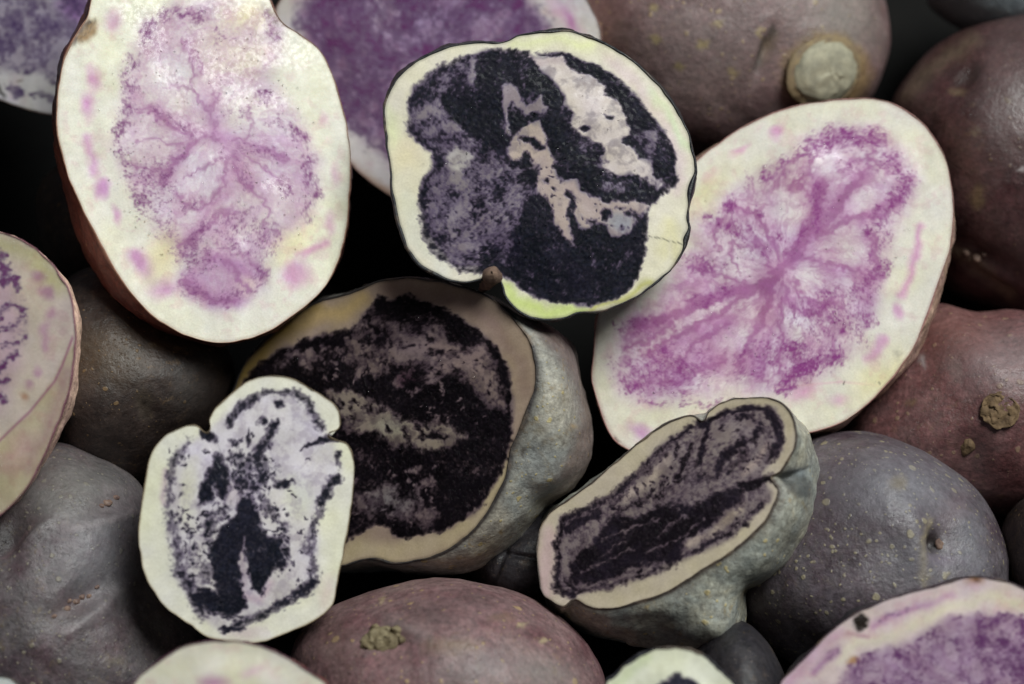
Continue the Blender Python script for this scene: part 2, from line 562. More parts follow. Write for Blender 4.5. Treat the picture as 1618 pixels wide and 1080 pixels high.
    A, gs = grain
    g = 0.5 * noise2(P[:, 0] / gs, P[:, 1] / gs, seed + 1) + 0.32 * noise2(P[:, 0] / gs * 2.1, P[:, 1] / gs * 2.1, seed + 2) \
        + 0.3 * noise2(P[:, 0] / gs * 0.35, P[:, 1] / gs * 0.35, seed + 4) - 0.56
    if streak is not None:
        sx, sy, amt, fr = streak
        dx, dy = Qs[:, 0] - sx, Qs[:, 1] - sy
        th = np.arctan2(dy, dx); rad = np.hypot(dx, dy) * s
        st = 0.6 * noise2(th * fr + 50, rad / 60, seed + 6) + 0.4 * noise2(th * fr * 2.3 + 90, rad / 30, seed + 7) - 0.5
        st = st * amt * sstep(8, 70, rad)
        g = g + st
    D = D + bias * sstep(0.2, 0.5, D)
    if mod:
        D = np.maximum(D + mod * (fbm2(P[:, 0] / 38, P[:, 1] / 38, 4, seed + 45, 0.6) - 0.5) * sstep(0.05, 0.3, D), 0)
    live = sstep(0.02, 0.12, D)
    if cloud is not None:
        # drifting pigment clouds inside the core
        cc_, amt_, fsz, dam = cloud
        zi, zw = op_mask(Qs, ('p', 'C', 0, 30, zone))
        cn = fbm2(Q[:, 0] * s / fsz, Q[:, 1] * s / fsz, 4, seed + 33, 0.65) + (st if streak is not None else 0)
        cw = sstep(0.42, 0.72, cn[zi]) * zw * amt_
        C[zi] = C[zi] * (1 - cw[:, None]) + lin(cc_) * cw[:, None]
        D[zi] = np.maximum(D[zi], dam * zw * sstep(0.45, 0.7, cn[zi]))
    hard = sstep(0.5 - k, 0.5 + k, D + A * g * live)
    if vein is not None:
        vx, vy, vc, vamt, vf = vein
        dx, dy = Qs[:, 0] - vx, Qs[:, 1] - vy
        th = np.arctan2(dy, dx); rad = np.hypot(dx, dy) * s
        jit = (fbm2(P[:, 0] / 26, P[:, 1] / 26, 3, seed + 95) - 0.5)
        r1 = 1 - np.abs(2 * noise2(th * vf + 3.5 * jit + 40, rad / 55 + 2 * jit, seed + 97) - 1)
        r2_ = 1 - np.abs(2 * noise2(th * vf * 2.2 + 5 * jit + 70, rad / 34 + 2.5 * jit, seed + 98) - 1)
        r3 = 1 - np.abs(2 * fbm2(P[:, 0] / 13, P[:, 1] / 13, 2, seed + 99) - 1)
        ri = np.clip(0.6 * sstep(0.55, 1.0, r1) + 0.5 * sstep(0.6, 1.0, r2_) * sstep(25, 60, rad) + 0.35 * sstep(0.6, 1.0, r3), 0, 1)
        zi, zw = op_mask(Qs, ('p', 'C', 0, 34, zone))
        vw = ri[zi] * zw * vamt * sstep(5, 30, rad[zi])
        C[zi] = C[zi] * (1 - vw[:, None]) + lin(vc) * vw[:, None]
        for op in ops:
            if op[0] == 'e' and op[1] == 'C' and op[2][1] > 211:
                pi, pw = op_mask(Qc, op)
                if pw is None:
                    continue
                C[pi] = C[pi] * (1 - 0.35 * pw[:, None]) + lin(op[2]) * 0.35 * pw[:, None]
                D[pi] = D[pi] * (1 - 0.5 * pw)
        for op in ops:
            if op[1] == 'V':
                pi, pw = op_mask(Q, op)
                if pw is None:
                    continue
                C[pi] = C[pi] * (1 - 0.85 * pw[:, None]) + lin(op[2]) * 0.85 * pw[:, None]
        hard = sstep(0.5 - k, 0.5 + k, D + A * g * live)
    soft = sstep(0.05, 1.0, D + 0.6 * A * g * live)
    pg = hard * (1 - veil * 0.25 * (1 - soft)) + (1 - hard) * veil * soft
    fleck = sstep(0.62, 0.8, noise2(P[:, 0] / 3.2, P[:, 1] / 3.2, seed + 35)) * hard * 0.015
    pg = pg - fleck
    pc = lin(pig)[None] * np.ones((len(P), 1))
    if pig2 is not None:
        m = sstep(0.35, 0.65, fbm2(P[:, 0] / 40, P[:, 1] / 40, 3, seed + 31))[:, None]
        pc = pc * (1 - m) + lin(pig2) * m
    if flesh is M_FLESH_D:
        sn = 0.5 * noise2(P[:, 0] / 3.4, P[:, 1] / 3.4, seed + 37) + 0.5 * fbm2(P[:, 0] / 16 + 2 * wx / 10, P[:, 1] / 16, 3, seed + 38)
        sw = (sstep(0.5, 0.74, sn) * 0.25)[:, None]
        pc = pc * (1 - sw) + (pc * 2.6 + lin(glow)) * sw
    else:
        cs = fbm2(P[:, 0] / 20, P[:, 1] / 20, 4, seed + 57, 0.6)
        stain = (sstep(0.52, 0.72, cs) * 0.42 * sstep(0.55, 0.75, R) * sstep(1.0, 0.93, R))[:, None]
        C = C * (1 - stain) + C * lin((242, 214, 228)) * stain
    # soft cloudiness of the flesh itself
    cl = (fbm2(P[:, 0] / 30, P[:, 1] / 30, 3, seed + 51) - 0.5)
    fib = noise2(np.tile(np.arange(n), nr - 1) / 2.2, np.repeat(np.arange(nr - 1), n) / 14.0, seed + 53)
    fib = np.concatenate([[0.5], fib]) - 0.5
    c2 = fbm2(P[:, 0] / 55 + 9, P[:, 1] / 55, 3, seed + 55) - 0.5
    C = C * (1 + 0.22 * cl + 0.07 * fib * sstep(0.5, 0.9, R))[:, None] * np.stack([1 + 0.02 * c2, 1 + 0.0 * c2, 1 + 0.25 * c2], 1)
    Cf = C * (1 - pg[:, None]) + pc * pg[:, None]
    mt = (4 * pg * (1 - pg))[:, None] * halo[1]
    Cf = Cf * (1 - mt) + lin(halo[0]) * mt
    Cf = Cf * (1 - K[:, None]) + lin((34, 24, 18)) * K[:, None]
    # flesh just under the skin takes a little of its colour
    edge = sstep(0.975, 1.0, R)[:, None] * 0.45
    Cf = Cf * (1 - edge) + lin(lip_col) * edge
    i = np.arange(n); j = (i + 1) % n
    tris = np.stack([0 * i, 1 + i, 1 + j], 1)
    quads = ring_faces(nr - 1, n, 1)[:, ::-1]
    # orientation: outward normal towards the camera
    a, b_, c_ = V[tris[0]]
    if np.dot(np.cross(b_ - a, c_ - a), nrm) < 0:
        tris = tris[:, ::-1]; quads = quads[:, ::-1]
    V = V - nrm * (0.00008 * np.clip(pg, 0, 1) * (0.3 + noise2(P[:, 0] / 5, P[:, 1] / 5, seed + 61)))[:, None] * (1.0 if flesh is M_FLESH_D else 0.3)
    me = mesh_np('cut_face', V - org, quads, tris)
    set_col(me, 'pigment', np.concatenate([np.clip(Cf, 0, 1), pg[:, None]], 1))
    new_obj('cut_face', me, flesh, root)
    # ---- skin
    m2 = max(200, n // 2)
    sel = (np.arange(m2) * n / m2).astype(int)
    Os, Is = O[sel], I[sel]
    if body is None:
        B = c_img + (smooth_closed(Os - c_img, 12)) * body_grow
    else:
        B = polar_match(c_img, Os, spline(toimg(body), 400))
        B = smooth_closed(B, 4)
    O3 = on_plane(Os, p0, nrm); I3 = on_plane(Is, p0, nrm)
    hm = thick * mid
    B3 = on_plane(B, p0 - nrm * hm, nrm)
    bd = np.zeros(3) if body_dir is None else body_dir[0] * RGT * 0.01 + body_dir[1] * UPV * 0.01
    cc = B3.mean(0) + bd
    jag = (noise2(np.arange(m2) / 2.2, np.zeros(m2), seed + 70) ** 2 * 0.00022 * rough_lip)[:, None]
    rings = [I3 - nrm * 0.0008, I3 + nrm * (0.00002 + jag * 0.5), 0.45 * I3 + 0.55 * O3 + nrm * (0.00012 + jag), O3 - nrm * 0.00015]
    for t in np.linspace(0, 1, 22)[1:]:
        u = math.sin(t * math.pi / 2); d = 1 - math.cos(t * math.pi / 2)
        rings.append(on_plane(Os * (1 - u) + B * u, p0 - nrm * (hm * d + 0.00015), nrm))
    lat0 = B3
    for t in np.linspace(0, 1, 26)[1:]:
        sc_ = max(math.cos(t * math.pi / 2), 0.0) ** 0.85
        rings.append(cc * (1 - sc_) + lat0 * sc_ - nrm * ((thick - hm) * math.sin(t * math.pi / 2)) + bd * (1 - sc_))
    rings[-1] = np.tile(rings[-1].mean(0), (m2, 1)) + (lat0 - cc) * 1e-3
    SV = np.vstack(rings)
    nring = len(rings)
    ramp_d = np.repeat(np.clip((np.arange(nring) - 3) / 6, 0, 1), m2)
    dirv = SV - (cc - nrm * hm * 0.5); dirv /= np.maximum(np.linalg.norm(dirv, axis=1), 1e-6)[:, None]
    dsp = (fbm3(SV * 110 + seed * 3.1, 3, seed + 80) - 0.78) * 0.0030 + (fbm3(SV * 600, 2, seed + 90) - 0.5) * 0.0006
    SV = SV + dirv * (dsp * ramp_d)[:, None]
    spx = to_px(SV)
    tint = np.zeros((len(SV), 4))
    lipmask = np.repeat((np.arange(nring) < 4).astype(float), m2)
    lv = sstep(0.5, 0.8, fbm3(SV * 500, 3, seed + 77))[:, None] * 0.55
    tint[:, :3] = lin(lip_col) * (1 - lv) + lin((142, 120, 98)) * lv; tint[:, 3] = lipmask * 0.92
    tint[:, 3] = np.maximum(tint[:, 3], np.repeat(np.clip(1 - (np.arange(nring) - 3) / 3, 0, 1), m2) * 0.6)
    Sq = (spx - np.array(crop[:2])) / s
    for op in skin_ops:
        if op[0] == 'dent':
            _, x, y, rx, ry, ang, dep = op
            a = math.radians(ang); dx, dy = Sq[:, 0] - x, Sq[:, 1] - y
            u = (dx * math.cos(a) + dy * math.sin(a)) / rx; v = (-dx * math.sin(a) + dy * math.cos(a)) / ry
            front = (dirv @ -FWD) > -0.15
            SV = SV - dirv * (dep * np.exp(-(u * u + v * v)) * front * ramp_d)[:, None]
            continue
        idx, w = op_mask(Sq, op)
        if w is None:
            continue
        w = w * op[1] * (1 - lipmask[idx])
        tint[idx, :3] = tint[idx, :3] * (1 - w[:, None]) + lin(op[2]) * w[:, None]
        tint[idx, 3] = np.maximum(tint[idx, 3], w)
    q = ring_faces(nring, m2)
    a, b_, c_ = SV[q[m2 * 10][0]], SV[q[m2 * 10][1]], SV[q[m2 * 10][2]]
    if np.dot(np.cross(b_ - a, c_ - a), a - (cc - nrm * hm)) < 0:
        q = q[:, ::-1]
    me = mesh_np('skin', SV - org, q)
    set_col(me, 'tint', tint)
    new_obj('skin', me, SK[skin], root)
    # ---- wet beads on the cut
    pts = list(toimg(drop_px)) if len(drop_px) else []
    r2 = np.random.default_rng(seed + 5)
    for _ in range(drops):
        th, ra = r2.uniform(0, n), math.sqrt(r2.uniform(0, 0.6))
        pts.append(c_img + (I[int(th) % n] - c_img) * ra)
    if pts:
        VV, QQ, TT = [], [], []
        e1 = RGT - nrm * (RGT @ nrm); e1 /= np.linalg.norm(e1); e2 = np.cross(nrm, e1)
        for kx, p in enumerate(pts):
            rad = (r2.uniform(0.6, 1.0) * (4.5 if kx < len(drop_px) else 1.7)) * 0.000123
            b0 = len(VV)
            ctr = on_plane(np.array([p]), p0, nrm)[0]
            ri = np.argmin(np.sum((P - p) ** 2, 1))
            ctr = ctr + nrm * relief[ri]
            ca = r2.uniform(0.7, 1.3)
            for el in (-0.3, 0.25, 0.8):
                for a in range(8):
                    an = a * math.pi / 4
                    VV.append(ctr + rad * (math.cos(el) * (math.cos(an) * e1 * ca + math.sin(an) * e2) + nrm * math.sin(el) * 0.75))
            VV.append(ctr + nrm * rad * 0.75)
            for l in range(2):
                for a in range(8):
                    QQ.append([b0 + l * 8 + a, b0 + l * 8 + (a + 1) % 8, b0 + l * 8 + 8 + (a + 1) % 8, b0 + l * 8 + 8 + a])
            for a in range(8):
                TT.append([b0 + 16 + a, b0 + 16 + (a + 1) % 8, b0 + 24])
        me = mesh_np('water_beads', np.array(VV) - org, np.array(QQ), np.array(TT))
        o = new_obj('water_beads', me, M_WATER, root)
        o['kind'] = 'stuff'
    return dict(root=root, org=org, SV=SV, spx=spx, nrm=nrm, p0=p0)


# ------------------------------------------------------------------ whole potatoes
def whole_potato(label, outline, lift, skin, front=0.022, back=0.026, lean=(0, 0), dents=(), tints=(), seed=1, n=260, lump=0.0028,
                 name='whole_potato', group='whole potatoes in the pile', fine=0.00028):
    O = spline(outline, n)
    c_img = O.mean(0)
    p0 = at(c_img, lift)
    nrm = -FWD
    O3 = on_plane(O, p0, nrm)
    ln = lean[0] * RGT * 0.01 + lean[1] * UPV * 0.01
    rings = []
    m = 110
    for t in np.linspace(math.pi / 2, -math.pi / 2, m):
        cs = max(math.cos(t), 0.0) ** 0.92
        h = math.sin(t) * (front if t > 0 else back)
        c = p0 + ln * max(math.sin(t), 0)
        rings.append(c + (O3 - p0) * max(cs, 0.0015) + nrm * h)
    V = np.vstack(rings)
    dirv = V - p0
    dirv /= np.maximum(np.linalg.norm(dirv, axis=1), 1e-6)[:, None]
    px = to_px(V)
    edge = np.repeat(np.abs(np.sin(np.linspace(math.pi / 2, -math.pi / 2, m))), n)
    V = V + dirv * ((fbm3(V * 70 + seed * 7.7, 3, seed, 0.28) - 0.5) * lump * (0.25 + edge) + (fbm3(V * 420, 2, seed + 9) - 0.5) * fine)[:, None]
    frontm = np.repeat((np.linspace(math.pi / 2, -math.pi / 2, m) > -0.2).astype(float), n)
    for x, y, rx, ry, ang, dep in dents:
        a = math.radians(ang); dx, dy = px[:, 0] - x, px[:, 1] - y
        u = (dx * math.cos(a) + dy * math.sin(a)) / rx; v = (-dx * math.sin(a) + dy * math.cos(a)) / ry
        V = V - dirv * (dep * np.exp(-(u * u + v * v)) * frontm)[:, None]
    tint = np.zeros((len(V), 4))
    wx = (fbm2(px[:, 0] / 14, px[:, 1] / 14, 3, seed + 3) - 0.5) * 14
    wy = (fbm2(px[:, 0] / 14, px[:, 1] / 14, 3, seed + 5) - 0.5) * 14
    pw = px + np.stack([wx, wy], 1)
    for op in tints:
        idx, w = op_mask(pw, op)
        if w is None:
            continue
        w = w * op[1] * frontm[idx]
        tot = tint[idx, 3]
        f = (w / np.maximum(w + tot * (1 - w), 1e-6))[:, None]
        tint[idx, :3] = tint[idx, :3] * (1 - f) + lin(op[2]) * f
        tint[idx, 3] = w + tot * (1 - w)
    org = p0 - np.array([0, 0, min(back, 0.03)])
    root = thing(name, label, 'potato', group, org)
    q = ring_faces(m, n)
    mid = q[n * 30]
    a, b_, c_ = V[mid[0]], V[mid[1]], V[mid[2]]
    if np.dot(np.cross(b_ - a, c_ - a), a - p0) < 0:
        q = q[:, ::-1]
    me = mesh_np('skin', V - org, q)
    set_col(me, 'tint', tint)
    new_obj('skin', me, SK[skin], root)
    vis = frontm > 0
    return dict(root=root, org=org, V=V[vis], px=px[vis], p0=p0, dirv=dirv[vis])


def surf(w, x, y):
    V = w['V'] if 'V' in w else w['SV']; px = to_px(V)
    f = (V - w['p0']) @ -FWD
    d = np.hypot(px[:, 0] - x, px[:, 1] - y)
    near = np.nonzero(d < max(3.0, d.min() * 1.5))[0]
    k = near[np.argmax(f[near])]
    dv = V[k] - w['p0']
    return V[k], dv / np.linalg.norm(dv)


def blob(w, part, x, y, rx, ry, ang, hgt, mat, seed=0, sink=0.3, rough=0.25, nseg=28, nring=14, flat=1.0):
    """lumpy little dome seated on the skin at photo pixel (x, y)"""
    p, nv = surf(w, x, y)
    nv = nv * 0.6 - FWD * 0.4; nv /= np.linalg.norm(nv)
    a = math.radians(ang)
    e1 = RGT * math.cos(a) - UPV * math.sin(a); e1 = e1 - nv * (e1 @ nv); e1 /= np.linalg.norm(e1)
    e2 = np.cross(nv, e1)
    u = 0.000123
    V = []
    for t in np.linspace(0.0, math.pi / 2, nring):
        r = math.sin(t) if t > 0 else 0.01
        z = math.cos(t) ** flat
        for i in range(nseg):
            th = i * 2 * math.pi / nseg
            V.append(p + u * r * (rx * math.cos(th) * e1 + ry * math.sin(th) * e2) + nv * u * hgt * (z - sink))
    V = np.array(V)
    V = V + ((np.stack([fbm3(V * 1400 + seed, 3, seed + q) for q in range(3)], 1) - 0.5) * rough * u * min(rx, ry) * 2)
    q = ring_faces(nring, nseg)
    A, B, C_ = V[q[nseg * 5][0]], V[q[nseg * 5][1]], V[q[nseg * 5][2]]
    if np.dot(np.cross(B - A, C_ - A), nv) < 0:
        q = q[:, ::-1]
    me = mesh_np(part, V - w['org'], q)
    return new_obj(part, me, mat, w['root'])

# ------------------------------------------------------------------ the surface under the pile
FLOOR_Z = -0.062


def floor():
    t = NT('gap_shade_table')
    tc = t.node('ShaderNodeTexCoord'); v = tc.outputs['Object']
    n = t.noise(40, 5, 0.6, v, 0.4)
    t.link(t.ramp(n, 0.3, 0.7, (0.002, 0.002, 0.0025, 1), (0.006, 0.0055, 0.005, 1)), t.b.inputs['Base Color'])  # near-black colour carries the deep shade of the gaps
    t.b.inputs['Roughness'].default_value = 0.8
    t.b.inputs['Specular IOR Level'].default_value = 0.15
    V = []; N = 40; S = 1.2
    g = np.linspace(-S, S, N)
    X, Y = np.meshgrid(g, g)
    Z = FLOOR_Z + 0.0 * X
    V = np.stack([X.ravel(), Y.ravel(), Z.ravel()], 1)
    i, j = np.meshgrid(np.arange(N - 1), np.arange(N - 1))
    a = (j * N + i).ravel()
    q = np.stack([a, a + 1, a + N + 1, a + N], 1)
    o = new_obj('table_surface', mesh_np('table_surface', V, q), t.m)
    o['kind'] = 'structure'


floor()
CM = 0.01
# ------------------------------------------------------------------ halved potatoes
PINK = (152, 84, 150)
MAG = (146, 72, 140)
CREAM = (240, 236, 220)
LIL = (218, 200, 212)

Z1 = [(330, 60), (420, 10), (560, 0), (740, 60), (735, 180), (690, 250), (740, 290), (800, 370), (850, 480), (850, 590), (810, 670), (740, 740), (690, 800), (695, 870), (640, 920), (560, 950), (470, 910), (430, 850), (420, 760), (370, 710), (300, 610), (260, 520), (240, 430), (265, 300), (260, 220), (310, 120)]
Z3 = [(350, 370), (430, 310), (560, 230), (660, 150), (760, 110), (870, 120), (940, 180), (985, 270), (960, 350), (900, 450), (880, 560), (820, 680), (780, 790), (680, 850), (590, 890), (470, 890), (330, 900), (200, 930), (110, 880), (90, 800), (120, 690), (230, 610), (320, 500), (330, 400)]


def via(pts, src, dst):
    return [((src[0] + u * src[2] - dst[0]) / dst[2], (src[1] + v * src[2] - dst[1]) / dst[2]) for u, v in pts]


Z9 = [(700, 640), (740, 560), (800, 500), (900, 460), (1050, 420), (1150, 350), (1250, 290), (1400, 275), (1618, 290), (1800, 400), (1850, 700), (1500, 950), (1000, 950), (750, 800)]
C2 = (590, 30, 0.4538)
SECTOR2 = via([(20, 195), (180, 205), (250, 275), (380, 325), (465, 372), (470, 432), (555, 485), (590, 560), (620, 640), (625, 700), (575, 725), (640, 770), (680, 840), (760, 860), (775, 950), (850, 1010), (800, 1040), (740, 990), (640, 935), (560, 950), (450, 910), (430, 850), (450, 780), (380, 740), (300, 690), (225, 620), (270, 560), (205, 500), (205, 440), (130, 350), (60, 260), (-10, 205)], (840, 40, 0.25), C2)

# F1: the large upright half at upper left
cut_potato(
    'large upright cream half with pale lilac star-shaped core and brown bruise at its shoulder',
    (60, 0, 0.5184),
    [(165, -20), (150, 45), (128, 82), (105, 125), (75, 190), (60, 280), (55, 370), (65, 440), (95, 545), (140, 650), (190, 745), (250, 850),
     (330, 945), (410, 1005), (490, 1035), (570, 1045), (650, 1030), (720, 1000), (800, 945), (870, 880), (915, 800), (940, 700), (950, 600),
     (955, 500), (945, 400), (925, 310), (895, 215), (860, 150), (800, 105), (745, 65), (715, 10), (690, -60), (600, -120), (430, -140), (280, -100), (200, -50)],
    (520, 420), 1.6 * CM, (0.28, 0.12), 'red', M_FLESH_P, CREAM, (134, 76, 130),
    [('p', 'C', LIL, 45, [(330, 60), (420, 10), (560, 0), (740, 60), (735, 180), (690, 250), (740, 290), (800, 370), (850, 480), (850, 590), (810, 670), (740, 740), (690, 800), (695, 870), (640, 920), (560, 950), (470, 910), (430, 850), (420, 760), (370, 710), (300, 610), (260, 520), (240, 430), (265, 300), (260, 220), (310, 120)]),
     ('e', 'C', (232, 222, 226), 50, 420, 250, 90, 70), ('e', 'C', (236, 226, 226), 50, 640, 330, 90, 60), ('e', 'C', (232, 222, 228), 40, 480, 530, 70, 60),
     ('e', 'C', (230, 216, 222), 50, 340, 430, 70, 50), ('e', 'C', (232, 220, 218), 50, 700, 650, 90, 60), ('e', 'C', (228, 212, 204), 60, 620, 150, 100, 60),
     ('e', 'C', (240, 226, 190), 40, 640, 50, 60, 30), ('e', 'C', (244, 232, 192), 45, 370, 790, 40, 70, 30), ('e', 'C', (244, 234, 196), 40, 770, 740, 30, 60, 40),
     ('s', 'C', (188, 132, 180), 40, 26, [(540, 330), (545, 400), (590, 450), (640, 540)]),
     ('s', 'C', (192, 138, 184), 30, 18, [(540, 410), (470, 410), (370, 350)]), ('s', 'C', (180, 122, 174), 24, 18, [(470, 430), (420, 490), (385, 540)]),
     ('s', 'C', (198, 150, 190), 30, 12, [(590, 430), (660, 450), (750, 490)]), ('s', 'C', (204, 164, 196), 36, 14, [(520, 330), (480, 220), (460, 130)]),
     ('s', 'C', (196, 146, 190), 36, 16, [(590, 480), (570, 570), (500, 680), (450, 750)]), ('s', 'C', (188, 134, 186), 30, 22, [(460, 860), (530, 900), (600, 900), (650, 850), (600, 800), (530, 780)]),
     ('s', 'C', (196, 150, 192), 26, 16, [(640, 560), (700, 620), (640, 660), (560, 690)]),
     # cortex blotches
     ('e', 'C', (216, 158, 200), 16, 168, 235, 14, 34, -10), ('e', 'C', (216, 160, 200), 18, 155, 322, 18, 36), ('s', 'C', (222, 174, 206), 18, 12, [(155, 410), (170, 480), (180, 520)]),
     ('e', 'C', (214, 158, 202), 16, 200, 575, 24, 28), ('e', 'C', (222, 174, 204), 12, 238, 660, 13, 26, -20), ('e', 'C', (208, 150, 200), 20, 318, 800, 26, 42, -30),
     ('e', 'C', (220, 172, 208), 26, 390, 880, 40, 24), ('e', 'C', (224, 178, 208), 24, 785, 840, 44, 38), ('s', 'C', (222, 172, 204), 16, 12, [(800, 780), (850, 755), (870, 740)]),
     ('e', 'C', (226, 190, 210), 14, 887, 680, 14, 30), ('e', 'C', (228, 196, 208), 14, 905, 530, 14, 26), ('e', 'C', (232, 202, 212), 12, 876, 362, 14, 22),
     ('e', 'C', (226, 190, 212), 18, 235, 60, 20, 30), ('e', 'C', (236, 214, 206), 20, 630, 870, 30, 20),
     ('s', 'V', (166, 104, 156), 9, 9, [(545, 420), (500, 425), (440, 405), (380, 370), (345, 340)]), ('s', 'V', (166, 104, 156), 9, 11, [(470, 430), (440, 470), (400, 510), (380, 560)]), ('s', 'V', (166, 104, 156), 9, 6, [(440, 470), (360, 525)]), ('s', 'V', (166, 104, 156), 9, 7, [(540, 390), (520, 340), (480, 280), (470, 210), (440, 120)]), ('s', 'V', (166, 104, 156), 9, 8, [(530, 340), (540, 290)]), ('s', 'V', (166, 104, 156), 9, 7, [(590, 430), (640, 440), (700, 455), (760, 490)]), ('s', 'V', (166, 104, 156), 9, 6, [(600, 450), (640, 485), (700, 520), (740, 560)]), ('s', 'V', (166, 104, 156), 9, 9, [(590, 470), (605, 530), (645, 575)]), ('s', 'V', (166, 104, 156), 9, 8, [(570, 480), (560, 560), (520, 620), (470, 640), (420, 600)]), ('s', 'V', (166, 104, 156), 9, 9, [(430, 755), (470, 740), (510, 700), (540, 660), (600, 640)]), ('s', 'V', (166, 104, 156), 9, 10, [(520, 780), (570, 800), (610, 840), (640, 885)]), ('s', 'V', (166, 104, 156), 9, 11, [(440, 860), (480, 890), (540, 920), (600, 930)]), ('s', 'V', (166, 104, 156), 9, 6, [(640, 570), (700, 640), (690, 700), (740, 720)]), ('s', 'V', (166, 104, 156), 9, 5, [(300, 430), (360, 420), (430, 440)]), ('s', 'V', (166, 104, 156), 9, 6, [(290, 500), (350, 520), (390, 510)]), ('s', 'V', (166, 104, 156), 9, 5, [(280, 330), (340, 330), (380, 360)]), ('s', 'V', (166, 104, 156), 9, 5, [(480, 280), (400, 260), (370, 270)]), ('s', 'V', (166, 104, 156), 9, 4, [(620, 430), (650, 380), (640, 330)]), ('s', 'V', (166, 104, 156), 9, 6, [(450, 540), (530, 500), (560, 480)]), ('s', 'V', (166, 104, 156), 9, 7, [(680, 830), (640, 780), (560, 760)]), ('s', 'V', (166, 104, 156), 9, 6, [(440, 120), (480, 170), (500, 220)]),
     # granular violet edge
     ('s', 'A', 0.62, 26, 14, [(320, 120), (350, 60), (420, 40), (490, 50)]), ('s', 'A', 0.42, 24, 10, [(540, 100), (590, 110)]), ('s', 'A', 0.5, 20, 10, [(540, 90), (545, 130)]),
     ('s', 'A', 0.46, 26, 12, [(300, 180), (265, 250), (290, 310)]), ('s', 'A', 0.62, 26, 14, [(275, 320), (265, 380), (250, 410)]), ('s', 'A', 0.5, 24, 12, [(260, 460), (275, 530), (300, 590)]),
     ('e', 'A', 0.8, 26, 318, 600, 22, 18), ('s', 'A', 0.44, 34, 16, [(330, 640), (400, 700), (380, 710)]), ('e', 'A', 0.74, 14, 695, 297, 32, 20), ('e', 'A', 0.7, 12, 672, 290, 18, 14),
     ('s', 'A', 0.52, 20, 12, [(715, 370), (770, 395), (810, 425)]), ('s', 'A', 0.66, 26, 15, [(830, 480), (825, 540), (845, 590)]), ('e', 'A', 0.6, 14, 762, 585, 12, 24, -30),
     ('s', 'A', 0.6, 18, 12, [(830, 610), (820, 650)]), ('e', 'A', 0.55, 16, 736, 725, 16, 14), ('s', 'A', 0.55, 24, 12, [(430, 760), (480, 730), (510, 690)]),
     ('s', 'A', 0.5, 24, 12, [(455, 640), (480, 620)]), ('s', 'A', 0.46, 30, 18, [(450, 870), (500, 900), (570, 920), (640, 880), (680, 830)]), ('s', 'A', 0.5, 20, 8, [(390, 540), (430, 480)]),
     ('s', 'A', 0.46, 24, 10, [(560, 700), (610, 660), (660, 640)]), ('s', 'A', 0.42, 24, 14, [(640, 340), (580, 350)]), ('e', 'A', 0.5, 14, 348, 445, 18, 10),
     ('s', 'A', 0.5, 18, 8, [(360, 340), (460, 400)]), ('e', 'A', 0.44, 20, 385, 275, 20, 16), ('s', 'A', 0.5, 24, 14, [(690, 50), (715, 100)]), ('e', 'A', 0.46, 40, 470, 790, 50, 40), ('e', 'A', 0.4, 60, 640, 720, 80, 60),
     ('e', 'A', 0.38, 60, 350, 560, 60, 60), ('s', 'A', 0.42, 24, 12, [(600, 490), (640, 560)]), ('s', 'A', 0.42, 30, 10, [(620, 440), (740, 480)]),
     ('p', 'C', (120, 90, 104), 20, [(690, 20), (735, 60), (738, 130), (715, 125), (690, 70)]),
     ('p', 'C', (168, 134, 92), 14, [(105, 130), (120, 90), (160, 50), (190, 60), (185, 95), (150, 125)]), ('s', 'K', 0.85, 9, 9, [(105, 128), (122, 96), (150, 70)]),
     ('s', 'K', 0.5, 8, 5, [(130, 120), (160, 100), (170, 70)])],
    body=[(160, -20), (120, 60), (85, 130), (58, 190), (42, 280), (38, 370), (44, 450), (68, 570), (105, 690), (155, 800), (225, 905), (320, 985), (420, 1030), (500, 1048), (580, 1052), (660, 1036), (740, 1000), (820, 945),
          (885, 880), (925, 800), (948, 700), (956, 600), (957, 500), (945, 400), (920, 310), (885, 215), (850, 150), (800, 105), (745, 65), (715, 10), (690, -60), (600, -120), (430, -150), (280, -120), (200, -70)],
    thick=0.030, lip=2.6, lip_col=(160, 120, 100), k=0.42, grain=(1.2, 3.6), warp=6, streak=(545, 400, 0.15, 7), zone=Z1, cloud=((204, 166, 190), 0.5, 22, 0.16), vein=(545, 400, (186, 134, 176), 0.6, 4.5), veil=0.5, halo=((172, 118, 164), 0.2), drops=220, seed=3)

